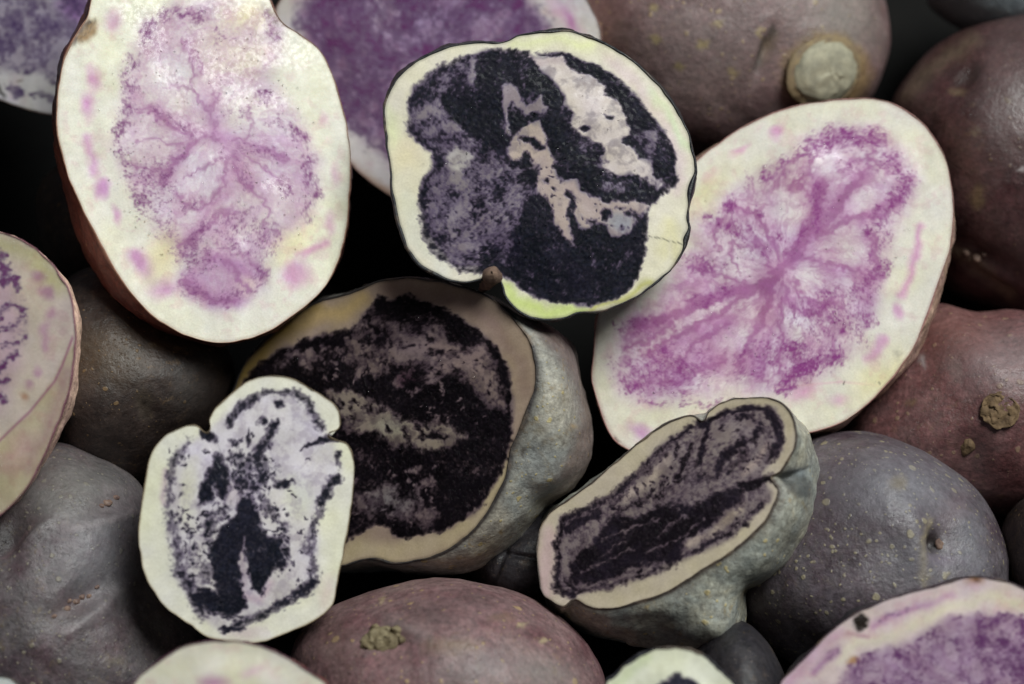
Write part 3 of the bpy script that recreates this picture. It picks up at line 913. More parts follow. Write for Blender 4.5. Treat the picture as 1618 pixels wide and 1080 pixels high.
# F2: dark flower half in the middle
LG = (132, 120, 130)
cut_potato(
    'near-black marbled half with greenish cream rim and black skin, top centre',
    (590, 30, 0.4538),
    [(33, 350), (38, 290), (68, 220), (118, 168), (190, 118), (270, 90), (360, 78), (450, 74), (510, 54), (580, 41), (650, 37), (720, 47), (790, 73), (860, 108), (930, 162), (1000, 230), (1052, 300), (1092, 380),
     (1117, 460), (1128, 530), (1112, 610), (1097, 680), (1103, 730), (1087, 800), (1042, 872), (970, 932), (890, 982), (800, 1017), (720, 1027), (660, 1047), (600, 1052), (530, 1037), (480, 1003), (450, 962), (441, 915), (415, 896),
     (380, 910), (300, 922), (220, 902), (150, 856), (103, 784), (76, 700), (62, 620), (56, 520), (42, 430)],
    (560, 540), 2.1 * CM, (0.06, 0.12), 'night', M_FLESH_D, (230, 222, 202), (14, 16, 25),
    [('p', 'C', (224, 226, 184), 40, [(40, 300), (70, 330), (90, 420), (70, 440), (45, 400)]), ('s', 'C', (232, 232, 186), 24, 16, [(480, 85), (620, 65), (760, 95)]),
     ('s', 'C', (220, 236, 196), 22, 16, [(960, 260), (1030, 350), (1075, 450)]), ('s', 'C', (204, 216, 138), 26, 24, [(455, 930), (500, 990), (600, 1025), (720, 1005)]), ('s', 'C', (190, 186, 110), 20, 14, [(760, 1005), (860, 980), (960, 920)]),
     ('s', 'C', (226, 218, 176), 30, 24, [(1060, 830), (1030, 720), (1000, 800)]), ('s', 'C', (224, 206, 202), 22, 20, [(820, 140), (920, 230), (1000, 340), (1070, 500), (1060, 600)]),
     ('e', 'C', (232, 220, 190), 40, 120, 470, 60, 60), ('s', 'C', (226, 222, 204), 20, 30, [(110, 620), (150, 760), (250, 870)]),
     ('p', 'C', LG, 10, [(400, 108), (300, 140), (210, 190), (150, 240), (122, 290), (130, 340), (118, 390), (150, 430), (205, 470), (205, 520), (165, 570), (160, 640), (185, 740), (230, 810), (310, 860), (390, 880), (440, 890), (480, 910), (530, 950), (580, 980), (660, 990), (760, 995), (840, 970), (910, 910), (935, 840), (940, 740), (965, 650), (1010, 610), (1050, 570), (1050, 480), (1010, 390), (960, 320), (900, 250), (830, 190), (750, 150), (660, 122), (560, 115), (480, 108)]),
     ('p', 'D', 0.9, 8, [(400, 108), (300, 140), (210, 190), (150, 240), (122, 290), (130, 340), (118, 390), (150, 430), (205, 470), (205, 520), (165, 570), (160, 640), (185, 740), (230, 810), (310, 860), (390, 880), (440, 890), (480, 910), (530, 950), (580, 980), (660, 990), (760, 995), (840, 970), (910, 910), (935, 840), (940, 740), (965, 650), (1010, 610), (1050, 570), (1050, 480), (1010, 390), (960, 320), (900, 250), (830, 190), (750, 150), (660, 122), (560, 115), (480, 108)]),
     # left half: mottled
     ('p', 'D', 0.5, 24, via([(270, 120), (350, 60), (480, 0), (640, -40), (820, -60), (860, 60), (1000, 100), (1000, 300), (900, 420), (900, 560), (800, 660), (640, 690), (480, 640), (360, 560), (300, 420), (280, 260)], (600, 260, 0.2407), C2)),
     ('p', 'D', 0.62, 20, via([(200, 560), (260, 480), (400, 460), (520, 560), (640, 760), (600, 860), (430, 940), (360, 820), (260, 740), (190, 680)], (600, 40, 0.2407), C2)),
     ('p', 'D', 0.8, 16, via([(200, 480), (250, 360), (380, 270), (540, 210), (640, 250), (640, 420), (560, 540), (400, 470), (260, 540)], (600, 40, 0.2407), C2)),
     ('p', 'D', 0.15, 8, via([(590, 210), (640, 215), (632, 330), (600, 400), (580, 370), (592, 300)], (600, 40, 0.2407), C2)),
     ('e', 'D', 0.5, 10, *via([(530, 270)], (600, 40, 0.2407), C2)[0], 26.5, 10.6, 0),
     ('e', 'D', 0.45, 10, *via([(430, 340)], (600, 40, 0.2407), C2)[0], 26.5, 10.6, 0),
     ('e', 'D', 0.5, 10, *via([(390, 420)], (600, 40, 0.2407), C2)[0], 21.2, 13.8, 0),
     ('e', 'D', 0.5, 10, *via([(530, 520)], (600, 40, 0.2407), C2)[0], 21.2, 13.8, 0),
     ('e', 'D', 0.5, 10, *via([(655, 480)], (600, 40, 0.2407), C2)[0], 12.7, 21.2, 0),
     ('p', 'D', 0.12, 9, via([(215, 590), (260, 555), (340, 530), (375, 480), (400, 520), (380, 560), (440, 580), (380, 600), (300, 600), (240, 610)], (600, 40, 0.2407), C2)),
     ('p', 'D', 0.12, 9, via([(420, 650), (480, 635), (525, 655), (535, 690), (480, 710), (420, 690)], (600, 40, 0.2407), C2)),
     ('p', 'D', 0.35, 12, via([(270, 690), (350, 645), (400, 655), (390, 720), (300, 725)], (600, 40, 0.2407), C2)),
     ('e', 'D', 0.42, 12, *via([(390, 780)], (600, 40, 0.2407), C2)[0], 37.1, 15.9, 0),
     ('p', 'D', 0.05, 12, via([(440, 850), (500, 795), (590, 830), (610, 880), (560, 920), (480, 950), (440, 900)], (600, 40, 0.2407), C2)),
     ('p', 'C', (178, 170, 170), 12, via([(430, 850), (500, 785), (600, 820), (620, 880), (560, 930), (480, 960), (430, 900)], (600, 40, 0.2407), C2)),
     ('e', 'D', 0.42, 14, *via([(590, 800)], (600, 40, 0.2407), C2)[0], 26.5, 21.2, 0),
     ('p', 'D', 0.22, 12, via([(440, 0), (540, 0), (560, 100), (580, 160), (500, 170), (470, 90)], (600, 260, 0.2407), C2)),
     ('p', 'D', 0.12, 9, via([(440, 350), (480, 300), (560, 235), (585, 265), (540, 330), (470, 370)], (600, 260, 0.2407), C2)),
     ('p', 'D', 0.15, 9, via([(500, 530), (600, 510), (650, 530), (600, 560), (520, 550)], (600, 260, 0.2407), C2)),
     ('e', 'D', 0.22, 10, *via([(570, 465)], (600, 260, 0.2407), C2)[0], 21.2, 7.4, 0),
     ('e', 'D', 0.3, 12, *via([(670, 180)], (600, 260, 0.2407), C2)[0], 21.2, 12.7, 0),
     ('p', 'D', 0.15, 9, via([(885, 470), (920, 480), (910, 560), (870, 600), (820, 645), (805, 620), (860, 560)], (600, 260, 0.2407), C2)),
     ('p', 'D', 0.3, 14, via([(870, 240), (930, 200), (950, 280), (920, 400), (880, 420), (890, 330)], (600, 260, 0.2407), C2)),
     ('e', 'D', 0.2, 12, *via([(930, 50)], (600, 260, 0.2407), C2)[0], 26.5, 15.9, 0),
     ('e', 'D', 0.35, 12, *via([(600, 590)], (600, 260, 0.2407), C2)[0], 15.9, 12.7, 0),
     ('e', 'D', 0.3, 10, *via([(540, 640)], (600, 260, 0.2407), C2)[0], 31.8, 7.4, 20),
     ('e', 'D', 0.35, 14, *via([(770, 330)], (600, 260, 0.2407), C2)[0], 15.9, 31.8, 0),
     ('e', 'D', 0.95, 12, *via([(635, 290)], (600, 260, 0.2407), C2)[0], 21.2, 31.8, 0),
     ('e', 'D', 0.95, 12, *via([(590, 600)], (600, 260, 0.2407), C2)[0], 21.2, 12.7, 0),
     ('s', 'D', 0.8, 10, 12, via([(300, 130), (270, 210), (290, 320), (310, 470), (400, 600), (520, 680), (660, 690)], (600, 260, 0.2407), C2)),
     ('e', 'D', 0.95, 14, *via([(720, 600)], (600, 260, 0.2407), C2)[0], 31.8, 42.4, 0),
     ('e', 'D', 0.9, 12, *via([(400, 480)], (600, 260, 0.2407), C2)[0], 21.2, 15.9, 0),
     ('e', 'D', 0.85, 10, *via([(500, 200)], (600, 260, 0.2407), C2)[0], 21.2, 12.7, 0),
     ('e', 'D', 0.9, 12, *via([(780, 180)], (600, 260, 0.2407), C2)[0], 26.5, 42.4, 0),
     ('e', 'D', 0.9, 12, *via([(860, 460)], (600, 260, 0.2407), C2)[0], 10.6, 15.9, 0),
     ('p', 'D', 1.0, 9, via([(650, 200), (780, 190), (800, 330), (790, 500), (810, 650), (830, 760), (740, 800), (640, 760), (560, 680), (480, 620), (430, 560), (400, 480), (450, 430), (560, 470), (620, 440), (640, 330)], (600, 40, 0.2407), C2)),
     ('p', 'D', 0.03, 6, via([(810, 400), (850, 380), (900, 410), (930, 480), (950, 540), (1000, 510), (1060, 470), (1090, 540), (1060, 590), (1000, 580), (960, 600), (930, 560), (880, 540), (850, 560), (840, 640), (860, 720), (820, 690), (815, 600), (800, 500)], (600, 40, 0.2407), C2)),
     ('p', 'C', (140, 124, 134), 8, via([(810, 400), (850, 380), (900, 410), (930, 480), (950, 540), (1000, 510), (1060, 470), (1090, 540), (1060, 590), (1000, 580), (960, 600), (930, 560), (880, 540), (850, 560), (840, 640), (860, 720), (820, 690), (815, 600), (800, 500)], (600, 40, 0.2407), C2)),
     ('p', 'D', 0.03, 7, via([(850, 800), (900, 700), (960, 660), (1040, 630), (1080, 690), (1100, 800), (1150, 900), (1150, 1080), (1040, 1080), (1020, 980), (990, 880), (960, 850), (900, 890), (850, 870)], (600, 40, 0.2407), C2)),
     ('p', 'C', (184, 164, 156), 9, via([(850, 800), (900, 700), (960, 660), (1040, 630), (1080, 690), (1100, 800), (1150, 900), (1150, 1080), (1040, 1080), (1020, 980), (990, 880), (960, 850), (900, 890), (850, 870)], (600, 40, 0.2407), C2)),
     ('p', 'D', 0.02, 6, via([(20, -40), (100, -60), (150, 60), (200, 110), (280, 100), (320, 170), (460, 240), (540, 250), (680, 240), (770, 265), (760, 300), (700, 360), (640, 450), (560, 470), (500, 470), (490, 400), (440, 380), (400, 400), (350, 430), (320, 420), (290, 350), (235, 400), (280, 550), (240, 540), (200, 460), (150, 380), (110, 260), (30, 190)], (840, 260, 0.2406), C2)),
     ('p', 'C', (176, 156, 152), 9, via([(20, -40), (100, -60), (150, 60), (200, 110), (280, 100), (320, 170), (460, 240), (540, 250), (680, 240), (770, 265), (760, 300), (700, 360), (640, 450), (560, 470), (500, 470), (490, 400), (440, 380), (400, 400), (350, 430), (320, 420), (290, 350), (235, 400), (280, 550), (240, 540), (200, 460), (150, 380), (110, 260), (30, 190)], (840, 260, 0.2406), C2)),
     ('e', 'C', (150, 148, 156), 18, *via([(580, 380)], (840, 260, 0.2406), C2)[0], 47.7, 37.1, 0),
     ('s', 'D', 0.97, 6, 15, via([(870, 560), (900, 590), (930, 640)], (600, 40, 0.2407), C2)),
     ('e', 'D', 0.95, 6, *via([(870, 520)], (600, 40, 0.2407), C2)[0], 9.5, 9.5, 0),
     ('e', 'D', 0.97, 6, *via([(1010, 600)], (600, 40, 0.2407), C2)[0], 19.1, 15.9, 0),
     ('s', 'D', 0.95, 6, 11, via([(930, 750), (1000, 760), (1060, 810)], (600, 40, 0.2407), C2)),
     ('s', 'D', 0.92, 7, 11, via([(960, 850), (990, 900), (930, 920)], (600, 40, 0.2407), C2)),
     ('e', 'D', 0.95, 6, *via([(880, 680)], (600, 40, 0.2407), C2)[0], 13.8, 21.2, 0),
     ('e', 'D', 0.9, 6, *via([(1010, 990)], (600, 40, 0.2407), C2)[0], 15.9, 21.2, 0),
     ('e', 'D', 0.85, 6, *via([(960, 1000)], (600, 40, 0.2407), C2)[0], 26.5, 31.8, 0),
     ('s', 'D', 0.97, 6, 11, via([(235, 195), (268, 225), (258, 290), (245, 340), (275, 400)], (840, 260, 0.2406), C2)),
     ('e', 'D', 0.95, 7, *via([(490, 325)], (840, 260, 0.2406), C2)[0], 20.1, 21.2, 0),
     ('e', 'D', 0.92, 6, *via([(388, 372)], (840, 260, 0.2406), C2)[0], 17.0, 8.5, 0),
     ('e', 'D', 0.9, 6, *via([(622, 330)], (840, 260, 0.2406), C2)[0], 11.7, 9.5, 0),
     ('e', 'D', 0.9, 5, *via([(590, 415)], (840, 260, 0.2406), C2)[0], 6.4, 7.4, 0),
     ('e', 'D', 0.9, 5, *via([(575, 290)], (840, 260, 0.2406), C2)[0], 11.7, 4.2, 0),
     ('e', 'D', 0.92, 5, *via([(100, 120)], (840, 260, 0.2406), C2)[0], 7.4, 7.4, 0),
     ('e', 'D', 0.92, 7, *via([(212, 75)], (840, 260, 0.2406), C2)[0], 25.4, 12.7, 0),
     ('e', 'D', 0.97, 5, *via([(148, 20)], (840, 260, 0.2406), C2)[0], 9.5, 13.8, 0),
     ('e', 'D', 0.8, 8, *via([(440, 440)], (840, 260, 0.2406), C2)[0], 26.5, 21.2, 0),
     ('e', 'D', 0.7, 8, *via([(680, 340)], (840, 260, 0.2406), C2)[0], 15.9, 15.9, 0),
     ('e', 'D', 0.85, 8, *via([(30, 60)], (840, 260, 0.2406), C2)[0], 10.6, 26.5, 0),
     ('p', 'D', 1.0, 10, via([(20, 200), (90, 220), (130, 300), (150, 400), (220, 500), (290, 570), (300, 480), (330, 440), (400, 410), (480, 430), (500, 480), (580, 490), (660, 450), (740, 330), (760, 450), (740, 600), (700, 740), (600, 840), (450, 910), (300, 900), (150, 900), (30, 840), (-100, 740), (-180, 620), (-120, 520), (-100, 400), (-40, 260)], (840, 260, 0.2406), C2)),
     ('s', 'D', 0.4, 6, 3, via([(385, 560), (400, 620), (412, 680)], (840, 260, 0.2406), C2)),
     ('s', 'D', 0.5, 8, 3, via([(560, 680), (620, 600), (640, 560)], (840, 260, 0.2406), C2)),
     ('s', 'D', 0.5, 8, 3, via([(440, 540), (520, 560)], (840, 260, 0.2406), C2)),
     ('s', 'D', 0.98, 7, 26, via([(-20, 240), (60, 340), (140, 450), (150, 560)], (840, 40, 0.25), C2)),
     ('s', 'D', 0.98, 7, 24, via([(110, 620), (170, 740), (260, 820), (330, 940), (400, 1010)], (840, 40, 0.25), C2)),
     ('s', 'D', 0.97, 6, 12, via([(190, 195), (280, 230), (380, 270), (480, 320)], (840, 40, 0.25), C2)),
     ('s', 'D', 0.98, 6, 21, via([(540, 400), (620, 480), (690, 560), (730, 620)], (840, 40, 0.25), C2)),
     ('s', 'D', 0.95, 7, 20, via([(820, 720), (860, 830), (870, 950)], (840, 40, 0.25), C2)),
     ('s', 'D', 0.95, 6, 9, via([(860, 170), (920, 180), (990, 190)], (600, 40, 0.2407), C2)),
     ('p', 'D', 0.0, 5, SECTOR2), ('p', 'C', (208, 194, 188), 7, SECTOR2), ('s', 'D', 0.08, 6, 7, [(555, 122), (600, 148), (660, 140)]), ('s', 'C', (190, 172, 172), 12, 10, [(500, 118), (590, 145), (650, 150)]),
     ('e', 'D', 1, 4, *via([(495, 583)], (840, 40, 0.25), C2)[0], 17.0, 8.0, 0),
     ('e', 'D', 1, 4, *via([(340, 662)], (840, 40, 0.25), C2)[0], 18.0, 8.0, 0),
     ('e', 'D', 0.85, 6, *via([(410, 785)], (840, 40, 0.25), C2)[0], 24.4, 26.5, 0),
     ('e', 'D', 0.6, 8, *via([(340, 760)], (840, 40, 0.25), C2)[0], 26.5, 26.5, 0),
     ('s', 'D', 0.95, 5, 6, via([(580, 735), (640, 745), (680, 775)], (840, 40, 0.25), C2)),
     ('e', 'D', 0.75, 8, *via([(700, 760)], (840, 40, 0.25), C2)[0], 21.2, 21.2, 0),
     ('e', 'D', 0.9, 6, *via([(700, 820)], (840, 40, 0.25), C2)[0], 13.8, 10.6, 0),
     ('e', 'D', 0.5, 10, *via([(690, 690)], (840, 40, 0.25), C2)[0], 26.5, 15.9, 0),
     ('e', 'D', 0.45, 10, *via([(750, 760)], (840, 40, 0.25), C2)[0], 15.9, 31.8, 0),
     ('e', 'D', 0.25, 9, *via([(770, 700)], (840, 40, 0.25), C2)[0], 15.9, 15.9, 0),
     ('s', 'D', 0.75, 8, 9, via([(480, 1000), (600, 990), (720, 970), (770, 1010)], (840, 40, 0.25), C2)),
     ('e', 'D', 0.9, 5, *via([(535, 990)], (840, 40, 0.25), C2)[0], 12.7, 6.4, 0),
     ('e', 'D', 0.8, 6, *via([(470, 940)], (840, 40, 0.25), C2)[0], 21.2, 15.9, 0),
     ('s', 'D', 0.55, 9, 8, via([(430, 880), (470, 870)], (840, 40, 0.25), C2)),
     ('s', 'D', 0.95, 6, 12, via([(480, 215), (600, 222), (720, 190), (800, 215), (880, 170)], (840, 260, 0.2406), C2)),
     ('e', 'D', 0.3, 8, *via([(850, 120)], (840, 260, 0.2406), C2)[0], 26.5, 15.9, 20),
     ('e', 'D', 0.92, 7, *via([(890, 50)], (840, 260, 0.2406), C2)[0], 24.4, 26.5, 0),
     ('e', 'D', 0.9, 7, *via([(930, 110)], (840, 260, 0.2406), C2)[0], 13.8, 21.2, 0),
     ('e', 'D', 0.45, 9, *via([(560, 150)], (840, 260, 0.2406), C2)[0], 42.4, 10.6, 0),
     ('e', 'D', 0.9, 8, *via([(690, 120)], (840, 260, 0.2406), C2)[0], 31.8, 19.1, 0),
     ('s', 'K', 0.75, 2, 1.6, [(956, 758), (1000, 767), (1040, 776), (1092, 786)]), ('s', 'K', 0.5, 3, 3, [(1010, 769), (1035, 774)]), ('x', 'D', 0.95, 26, 2.5, 7, via([(20, -40), (100, -60), (150, 60), (200, 110), (280, 100), (320, 170), (460, 240), (540, 250), (680, 240), (770, 265), (760, 300), (700, 360), (640, 450), (560, 470), (500, 470), (490, 400), (440, 380), (400, 400), (350, 430), (320, 420), (290, 350), (235, 400), (280, 550), (240, 540), (200, 460), (150, 380), (110, 260), (30, 190)], (840, 260, 0.2406), C2)), ('x', 'D', 0.9, 60, 2.5, 8, via([(440, 0), (560, 100), (900, 200), (920, 480), (700, 560), (440, 500), (400, 200)], (600, 260, 0.2407), C2)), ('x', 'D', 0.15, 40, 3, 9, via([(300, 130), (480, 10), (800, 20), (860, 400), (640, 640), (420, 560), (300, 400)], (600, 260, 0.2407), C2))],
    thick=0.020, lip=5.0, lip_col=(26, 28, 34), zone=[(400, 108), (300, 140), (210, 190), (150, 240), (122, 290), (130, 340), (118, 390), (150, 430), (205, 470), (205, 520), (165, 570), (160, 640), (185, 740), (230, 810), (310, 860), (390, 880), (440, 890), (480, 910), (530, 950), (580, 980), (660, 990), (760, 995), (840, 970), (910, 910), (935, 840), (940, 740), (965, 650), (1010, 610), (1050, 570), (1050, 480), (1010, 390), (960, 320), (900, 250), (830, 190), (750, 150), (660, 122), (560, 115), (480, 108)], cloud=((112, 98, 110), 0.6, 20, 0.12), streak=(600, 520, 0.25, 9), k=0.32, grain=(1.05, 4.6), warp=2.6, pig2=(22, 21, 33), drop_px=[(560, 335), (640, 455), (600, 420), (672, 437), (795, 542), (470, 395), (700, 628), (755, 830)], drops=90, seed=11, lip_boost=[(1098, 300, 22, 6), (1086, 378, 14, 6), (628, 360, 60, 3), (680, 430, 40, 3), (1000, 95, 60, 2), (830, 495, 60, 2)], rough_lip=1.3, mid=0.35)

# F3: big pink oval on the right
cut_potato(
    'big oval cream half with magenta rays from its centre on the right',
    (920, 140, 0.5372),
    [(340, 205), (400, 160), (480, 105), (570, 65), (660, 42), (760, 28), (850, 26), (930, 48), (1000, 98), (1052, 168), (1082, 250), (1094, 350), (1082, 470), (1052, 562), (1022, 652), (982, 750), (930, 830), (880, 890), (800, 960), (720, 1000), (650, 1016), (560, 1040), (420, 1080), (280, 1095), (180, 1080), (110, 1050), (75, 1010), (48, 940), (28, 860), (32, 760), (45, 660), (100, 540), (180, 400), (260, 280)],
    (590, 530), -0.2 * CM, (-0.06, 0.16), 'buff', M_FLESH_P, (230, 224, 210), (142, 64, 134),
    [('p', 'C', (216, 192, 208), 50, [(350, 370), (430, 310), (560, 230), (660, 150), (760, 110), (870, 120), (940, 180), (985, 270), (960, 350), (900, 450), (880, 560), (820, 680), (780, 790), (680, 850), (590, 890), (470, 890), (330, 900), (200, 930), (110, 880), (90, 800), (120, 690), (230, 610), (320, 500), (330, 400)]),
     ('s', 'C', (186, 126, 178), 34, 24, [(560, 570), (600, 520), (660, 430), (700, 330), (700, 270)]), ('s', 'C', (190, 132, 180), 30, 16, [(650, 470), (720, 400), (780, 310), (830, 260)]), ('s', 'C', (188, 128, 178), 26, 16, [(760, 390), (860, 360), (920, 330)]),
     ('s', 'C', (180, 118, 172), 26, 20, [(570, 570), (450, 600), (340, 630)]), ('s', 'C', (196, 142, 186), 30, 18, [(340, 640), (230, 690), (150, 720)]), ('s', 'C', (188, 132, 180), 26, 14, [(420, 680), (320, 730), (220, 790)]),
     ('s', 'C', (200, 152, 190), 34, 20, [(560, 600), (540, 700), (500, 800)]), ('s', 'C', (206, 166, 196), 30, 10, [(580, 440), (530, 380), (500, 370)]), ('s', 'C', (196, 148, 190), 26, 10, [(720, 530), (800, 540), (870, 560)]), ('s', 'C', (206, 164, 196), 26, 14, [(600, 620), (640, 660), (700, 640)]),
     ('e', 'C', (210, 172, 198), 50, 540, 560, 70, 50), ('e', 'C', (186, 126, 180), 40, 840, 600, 20, 70), ('e', 'C', (200, 150, 190), 40, 350, 790, 120, 40, -20), ('e', 'C', (214, 178, 202), 40, 340, 530, 60, 30),
     # pale sectors
     ('e', 'C', (232, 220, 226), 26, 612, 350, 34, 52), ('e', 'C', (232, 216, 226), 26, 715, 225, 34, 40, 20), ('e', 'C', (232, 220, 226), 30, 790, 455, 64, 34, 40), ('e', 'C', (232, 218, 226), 36, 460, 500, 60, 60), ('e', 'C', (232, 218, 224), 26, 660, 570, 40, 34),
     ('e', 'C', (232, 220, 228), 26, 630, 700, 40, 34), ('e', 'C', (232, 218, 228), 26, 850, 320, 46, 20, -35), ('e', 'C', (230, 216, 226), 20, 830, 190, 40, 16), ('e', 'C', (230, 214, 222), 26, 470, 730, 50, 24, -20), ('e', 'C', (228, 212, 222), 24, 360, 660, 60, 10, -18),
     ('e', 'C', (232, 222, 222), 30, 400, 860, 80, 20),
     # cortex blotches
     ('e', 'C', (216, 162, 196), 12, 570, 130, 22, 14, -30), ('e', 'C', (222, 172, 196), 10, 465, 186, 26, 9, -20), ('s', 'C', (216, 160, 196), 14, 10, [(1000, 410), (975, 500), (940, 600)]), ('e', 'C', (220, 172, 200), 12, 930, 650, 16, 22), ('s', 'C', (218, 168, 200), 16, 14, [(880, 745), (840, 800)]),
     ('e', 'C', (224, 176, 204), 24, 650, 890, 40, 18, -20), ('e', 'C', (226, 184, 206), 16, 755, 918, 20, 12), ('e', 'C', (206, 160, 200), 18, 172, 1008, 36, 18, 20), ('e', 'C', (228, 196, 206), 14, 375, 255, 24, 10, -30), ('s', 'C', (226, 190, 196), 4, 2, [(870, 872), (760, 862), (560, 880)]),
     ('e', 'C', (236, 226, 182), 60, 880, 850, 60, 30, -40), ('e', 'C', (236, 228, 186), 50, 370, 300, 20, 60, 40),
     ('s', 'V', (160, 88, 146), 9, 19, [(540, 590), (600, 520), (650, 450), (690, 370), (700, 285)]), ('s', 'V', (160, 88, 146), 9, 11, [(660, 440), (720, 390), (790, 300), (830, 250), (860, 180)]), ('s', 'V', (160, 88, 146), 9, 12, [(700, 430), (780, 385), (880, 370), (930, 330)]), ('s', 'V', (160, 88, 146), 9, 7, [(690, 400), (760, 330), (800, 270)]), ('s', 'V', (160, 88, 146), 9, 8, [(640, 490), (720, 520), (800, 540), (880, 560)]), ('s', 'V', (160, 88, 146), 9, 8, [(620, 560), (650, 615), (700, 640), (765, 640)]), ('s', 'V', (160, 88, 146), 9, 7, [(600, 590), (620, 650), (690, 675), (740, 610)]), ('s', 'V', (160, 88, 146), 9, 11, [(560, 590), (540, 660), (500, 740), (470, 810)]), ('s', 'V', (160, 88, 146), 9, 8, [(590, 620), (580, 700), (575, 790), (590, 850)]), ('s', 'V', (160, 88, 146), 9, 15, [(570, 570), (470, 590), (380, 615), (320, 640), (240, 680), (150, 700)]), ('s', 'V', (160, 88, 146), 9, 10, [(480, 610), (400, 660), (320, 710), (250, 740), (190, 780)]), ('s', 'V', (160, 88, 146), 9, 9, [(430, 690), (340, 750), (290, 820)]), ('s', 'V', (160, 88, 146), 9, 7, [(560, 540), (530, 480), (500, 450)]), ('s', 'V', (160, 88, 146), 9, 7, [(500, 470), (450, 450), (430, 485), (460, 530)]), ('s', 'V', (160, 88, 146), 9, 8, [(580, 500), (560, 440), (520, 390), (450, 350)]), ('s', 'V', (160, 88, 146), 9, 7, [(340, 530), (420, 560), (500, 570)]), ('s', 'V', (160, 88, 146), 9, 8, [(610, 300), (650, 270), (680, 200)]), ('s', 'V', (160, 88, 146), 9, 7, [(560, 300), (600, 250), (640, 190)]), ('s', 'V', (160, 88, 146), 9, 8, [(760, 250), (790, 210), (860, 210), (900, 240)]), ('s', 'V', (160, 88, 146), 9, 9, [(850, 420), (860, 480), (880, 540)]), ('s', 'V', (160, 88, 146), 9, 5, [(660, 330), (640, 280)]), ('s', 'V', (160, 88, 146), 9, 8, [(120, 760), (200, 740), (260, 700)]), ('s', 'V', (160, 88, 146), 9, 7, [(240, 870), (340, 830), (420, 790)]), ('s', 'V', (160, 88, 146), 9, 6, [(400, 470), (380, 420), (420, 380)]), ('s', 'V', (160, 88, 146), 9, 6, [(540, 860), (520, 800), (540, 740)]),
     # granular magenta
     ('s', 'A', 0.72, 34, 24, [(680, 170), (740, 140), (780, 150), (860, 150)]), ('e', 'A', 0.74, 24, 860, 150, 28, 18), ('s', 'A', 0.5, 30, 14, [(640, 190), (590, 240), (500, 270)]), ('s', 'A', 0.66, 34, 20, [(900, 210), (960, 280), (930, 320)]), ('s', 'A', 0.6, 30, 18, [(930, 320), (870, 390), (850, 420)]),
     ('s', 'A', 0.5, 36, 20, [(890, 440), (870, 540), (820, 600)]), ('s', 'A', 0.54, 26, 16, [(690, 380), (700, 290)]), ('e', 'A', 0.5, 30, 800, 230, 40, 20), ('s', 'A', 0.48, 24, 10, [(620, 480), (690, 390)]), ('s', 'A', 0.5, 24, 14, [(340, 625), (430, 600)]),
     ('s', 'A', 0.74, 30, 26, [(600, 760), (660, 800), (740, 790)]), ('s', 'A', 0.84, 24, 18, [(595, 870), (630, 820), (680, 820)]), ('e', 'A', 0.7, 16, 762, 710, 14, 14), ('e', 'A', 0.56, 24, 840, 570, 22, 18), ('e', 'A', 0.7, 26, 145, 872, 32, 24), ('e', 'A', 0.56, 22, 240, 775, 30, 20), ('e', 'A', 0.7, 22, 300, 825, 34, 16),
     ('s', 'A', 0.5, 22, 12, [(120, 700), (200, 720)]), ('s', 'A', 0.46, 14, 6, [(180, 920), (300, 930), (430, 925)]), ('e', 'A', 0.56, 26, 500, 835, 50, 18, -10), ('e', 'A', 0.5, 20, 470, 780, 20, 14), ('e', 'A', 0.66, 18, 435, 350, 22, 22), ('e', 'A', 0.6, 14, 515, 375, 16, 14), ('e', 'A', 0.6, 12, 372, 380, 14, 12),
     ('e', 'A', 0.6, 10, 476, 300, 8, 10), ('e', 'A', 0.5, 14, 580, 435, 12, 14), ('e', 'A', 0.46, 30, 450, 420, 60, 30), ('e', 'A', 0.5, 14, 640, 185, 16, 10), ('e', 'A', 0.42, 50, 700, 670, 80, 50), ('e', 'A', 0.44, 40, 820, 680, 30, 50), ('e', 'A', 0.4, 60, 230, 830, 120, 60), ('e', 'A', 0.4, 50, 540, 780, 60, 50), ('e', 'A', 0.42, 40, 500, 480, 30, 20), ('e', 'A', 0.55, 20, 720, 600, 20, 12), ('e', 'A', 0.42, 30, 350, 520, 50, 20),
     ('s', 'A', 0.45, 24, 10, [(230, 690), (160, 690)]), ('e', 'A', 0.5, 14, 150, 685, 12, 8),
     ('e', 'K', 0.9, 2.5, 776, 852, 3, 3), ('e', 'K', 0.9, 2.5, 867, 853, 3, 3), ('s', 'K', 0.6, 5, 4, [(60, 958), (66, 975)]), ('s', 'K', 0.7, 6, 6, [(98, 1040), (125, 1048)]), ('e', 'K', 0.3, 10, 930, 780, 10, 14)],
    body=[(335, 200), (400, 152), (480, 98), (570, 58), (660, 36), (760, 24), (850, 22), (930, 44), (1004, 94), (1058, 165), (1088, 250), (1100, 350), (1092, 470), (1068, 575), (1042, 665), (1004, 765), (950, 850), (895, 912), (812, 980), (728, 1018), (650, 1030), (560, 1050), (420, 1090), (280, 1102), (180, 1086), (106, 1052), (70, 1010), (44, 940), (24, 860), (28, 760), (42, 660), (96, 540), (176, 400), (256, 280)],
    thick=0.026, lip=2.6, lip_col=(156, 108, 104), k=0.42, grain=(1.2, 3.4), warp=7, streak=(590, 530, 0.3, 8), zone=Z3, cloud=((192, 140, 178), 0.5, 24, 0.16), vein=(590, 530, (172, 106, 158), 0.7, 5.0), veil=0.5, halo=((166, 100, 154), 0.2), seed=21, drops=110)

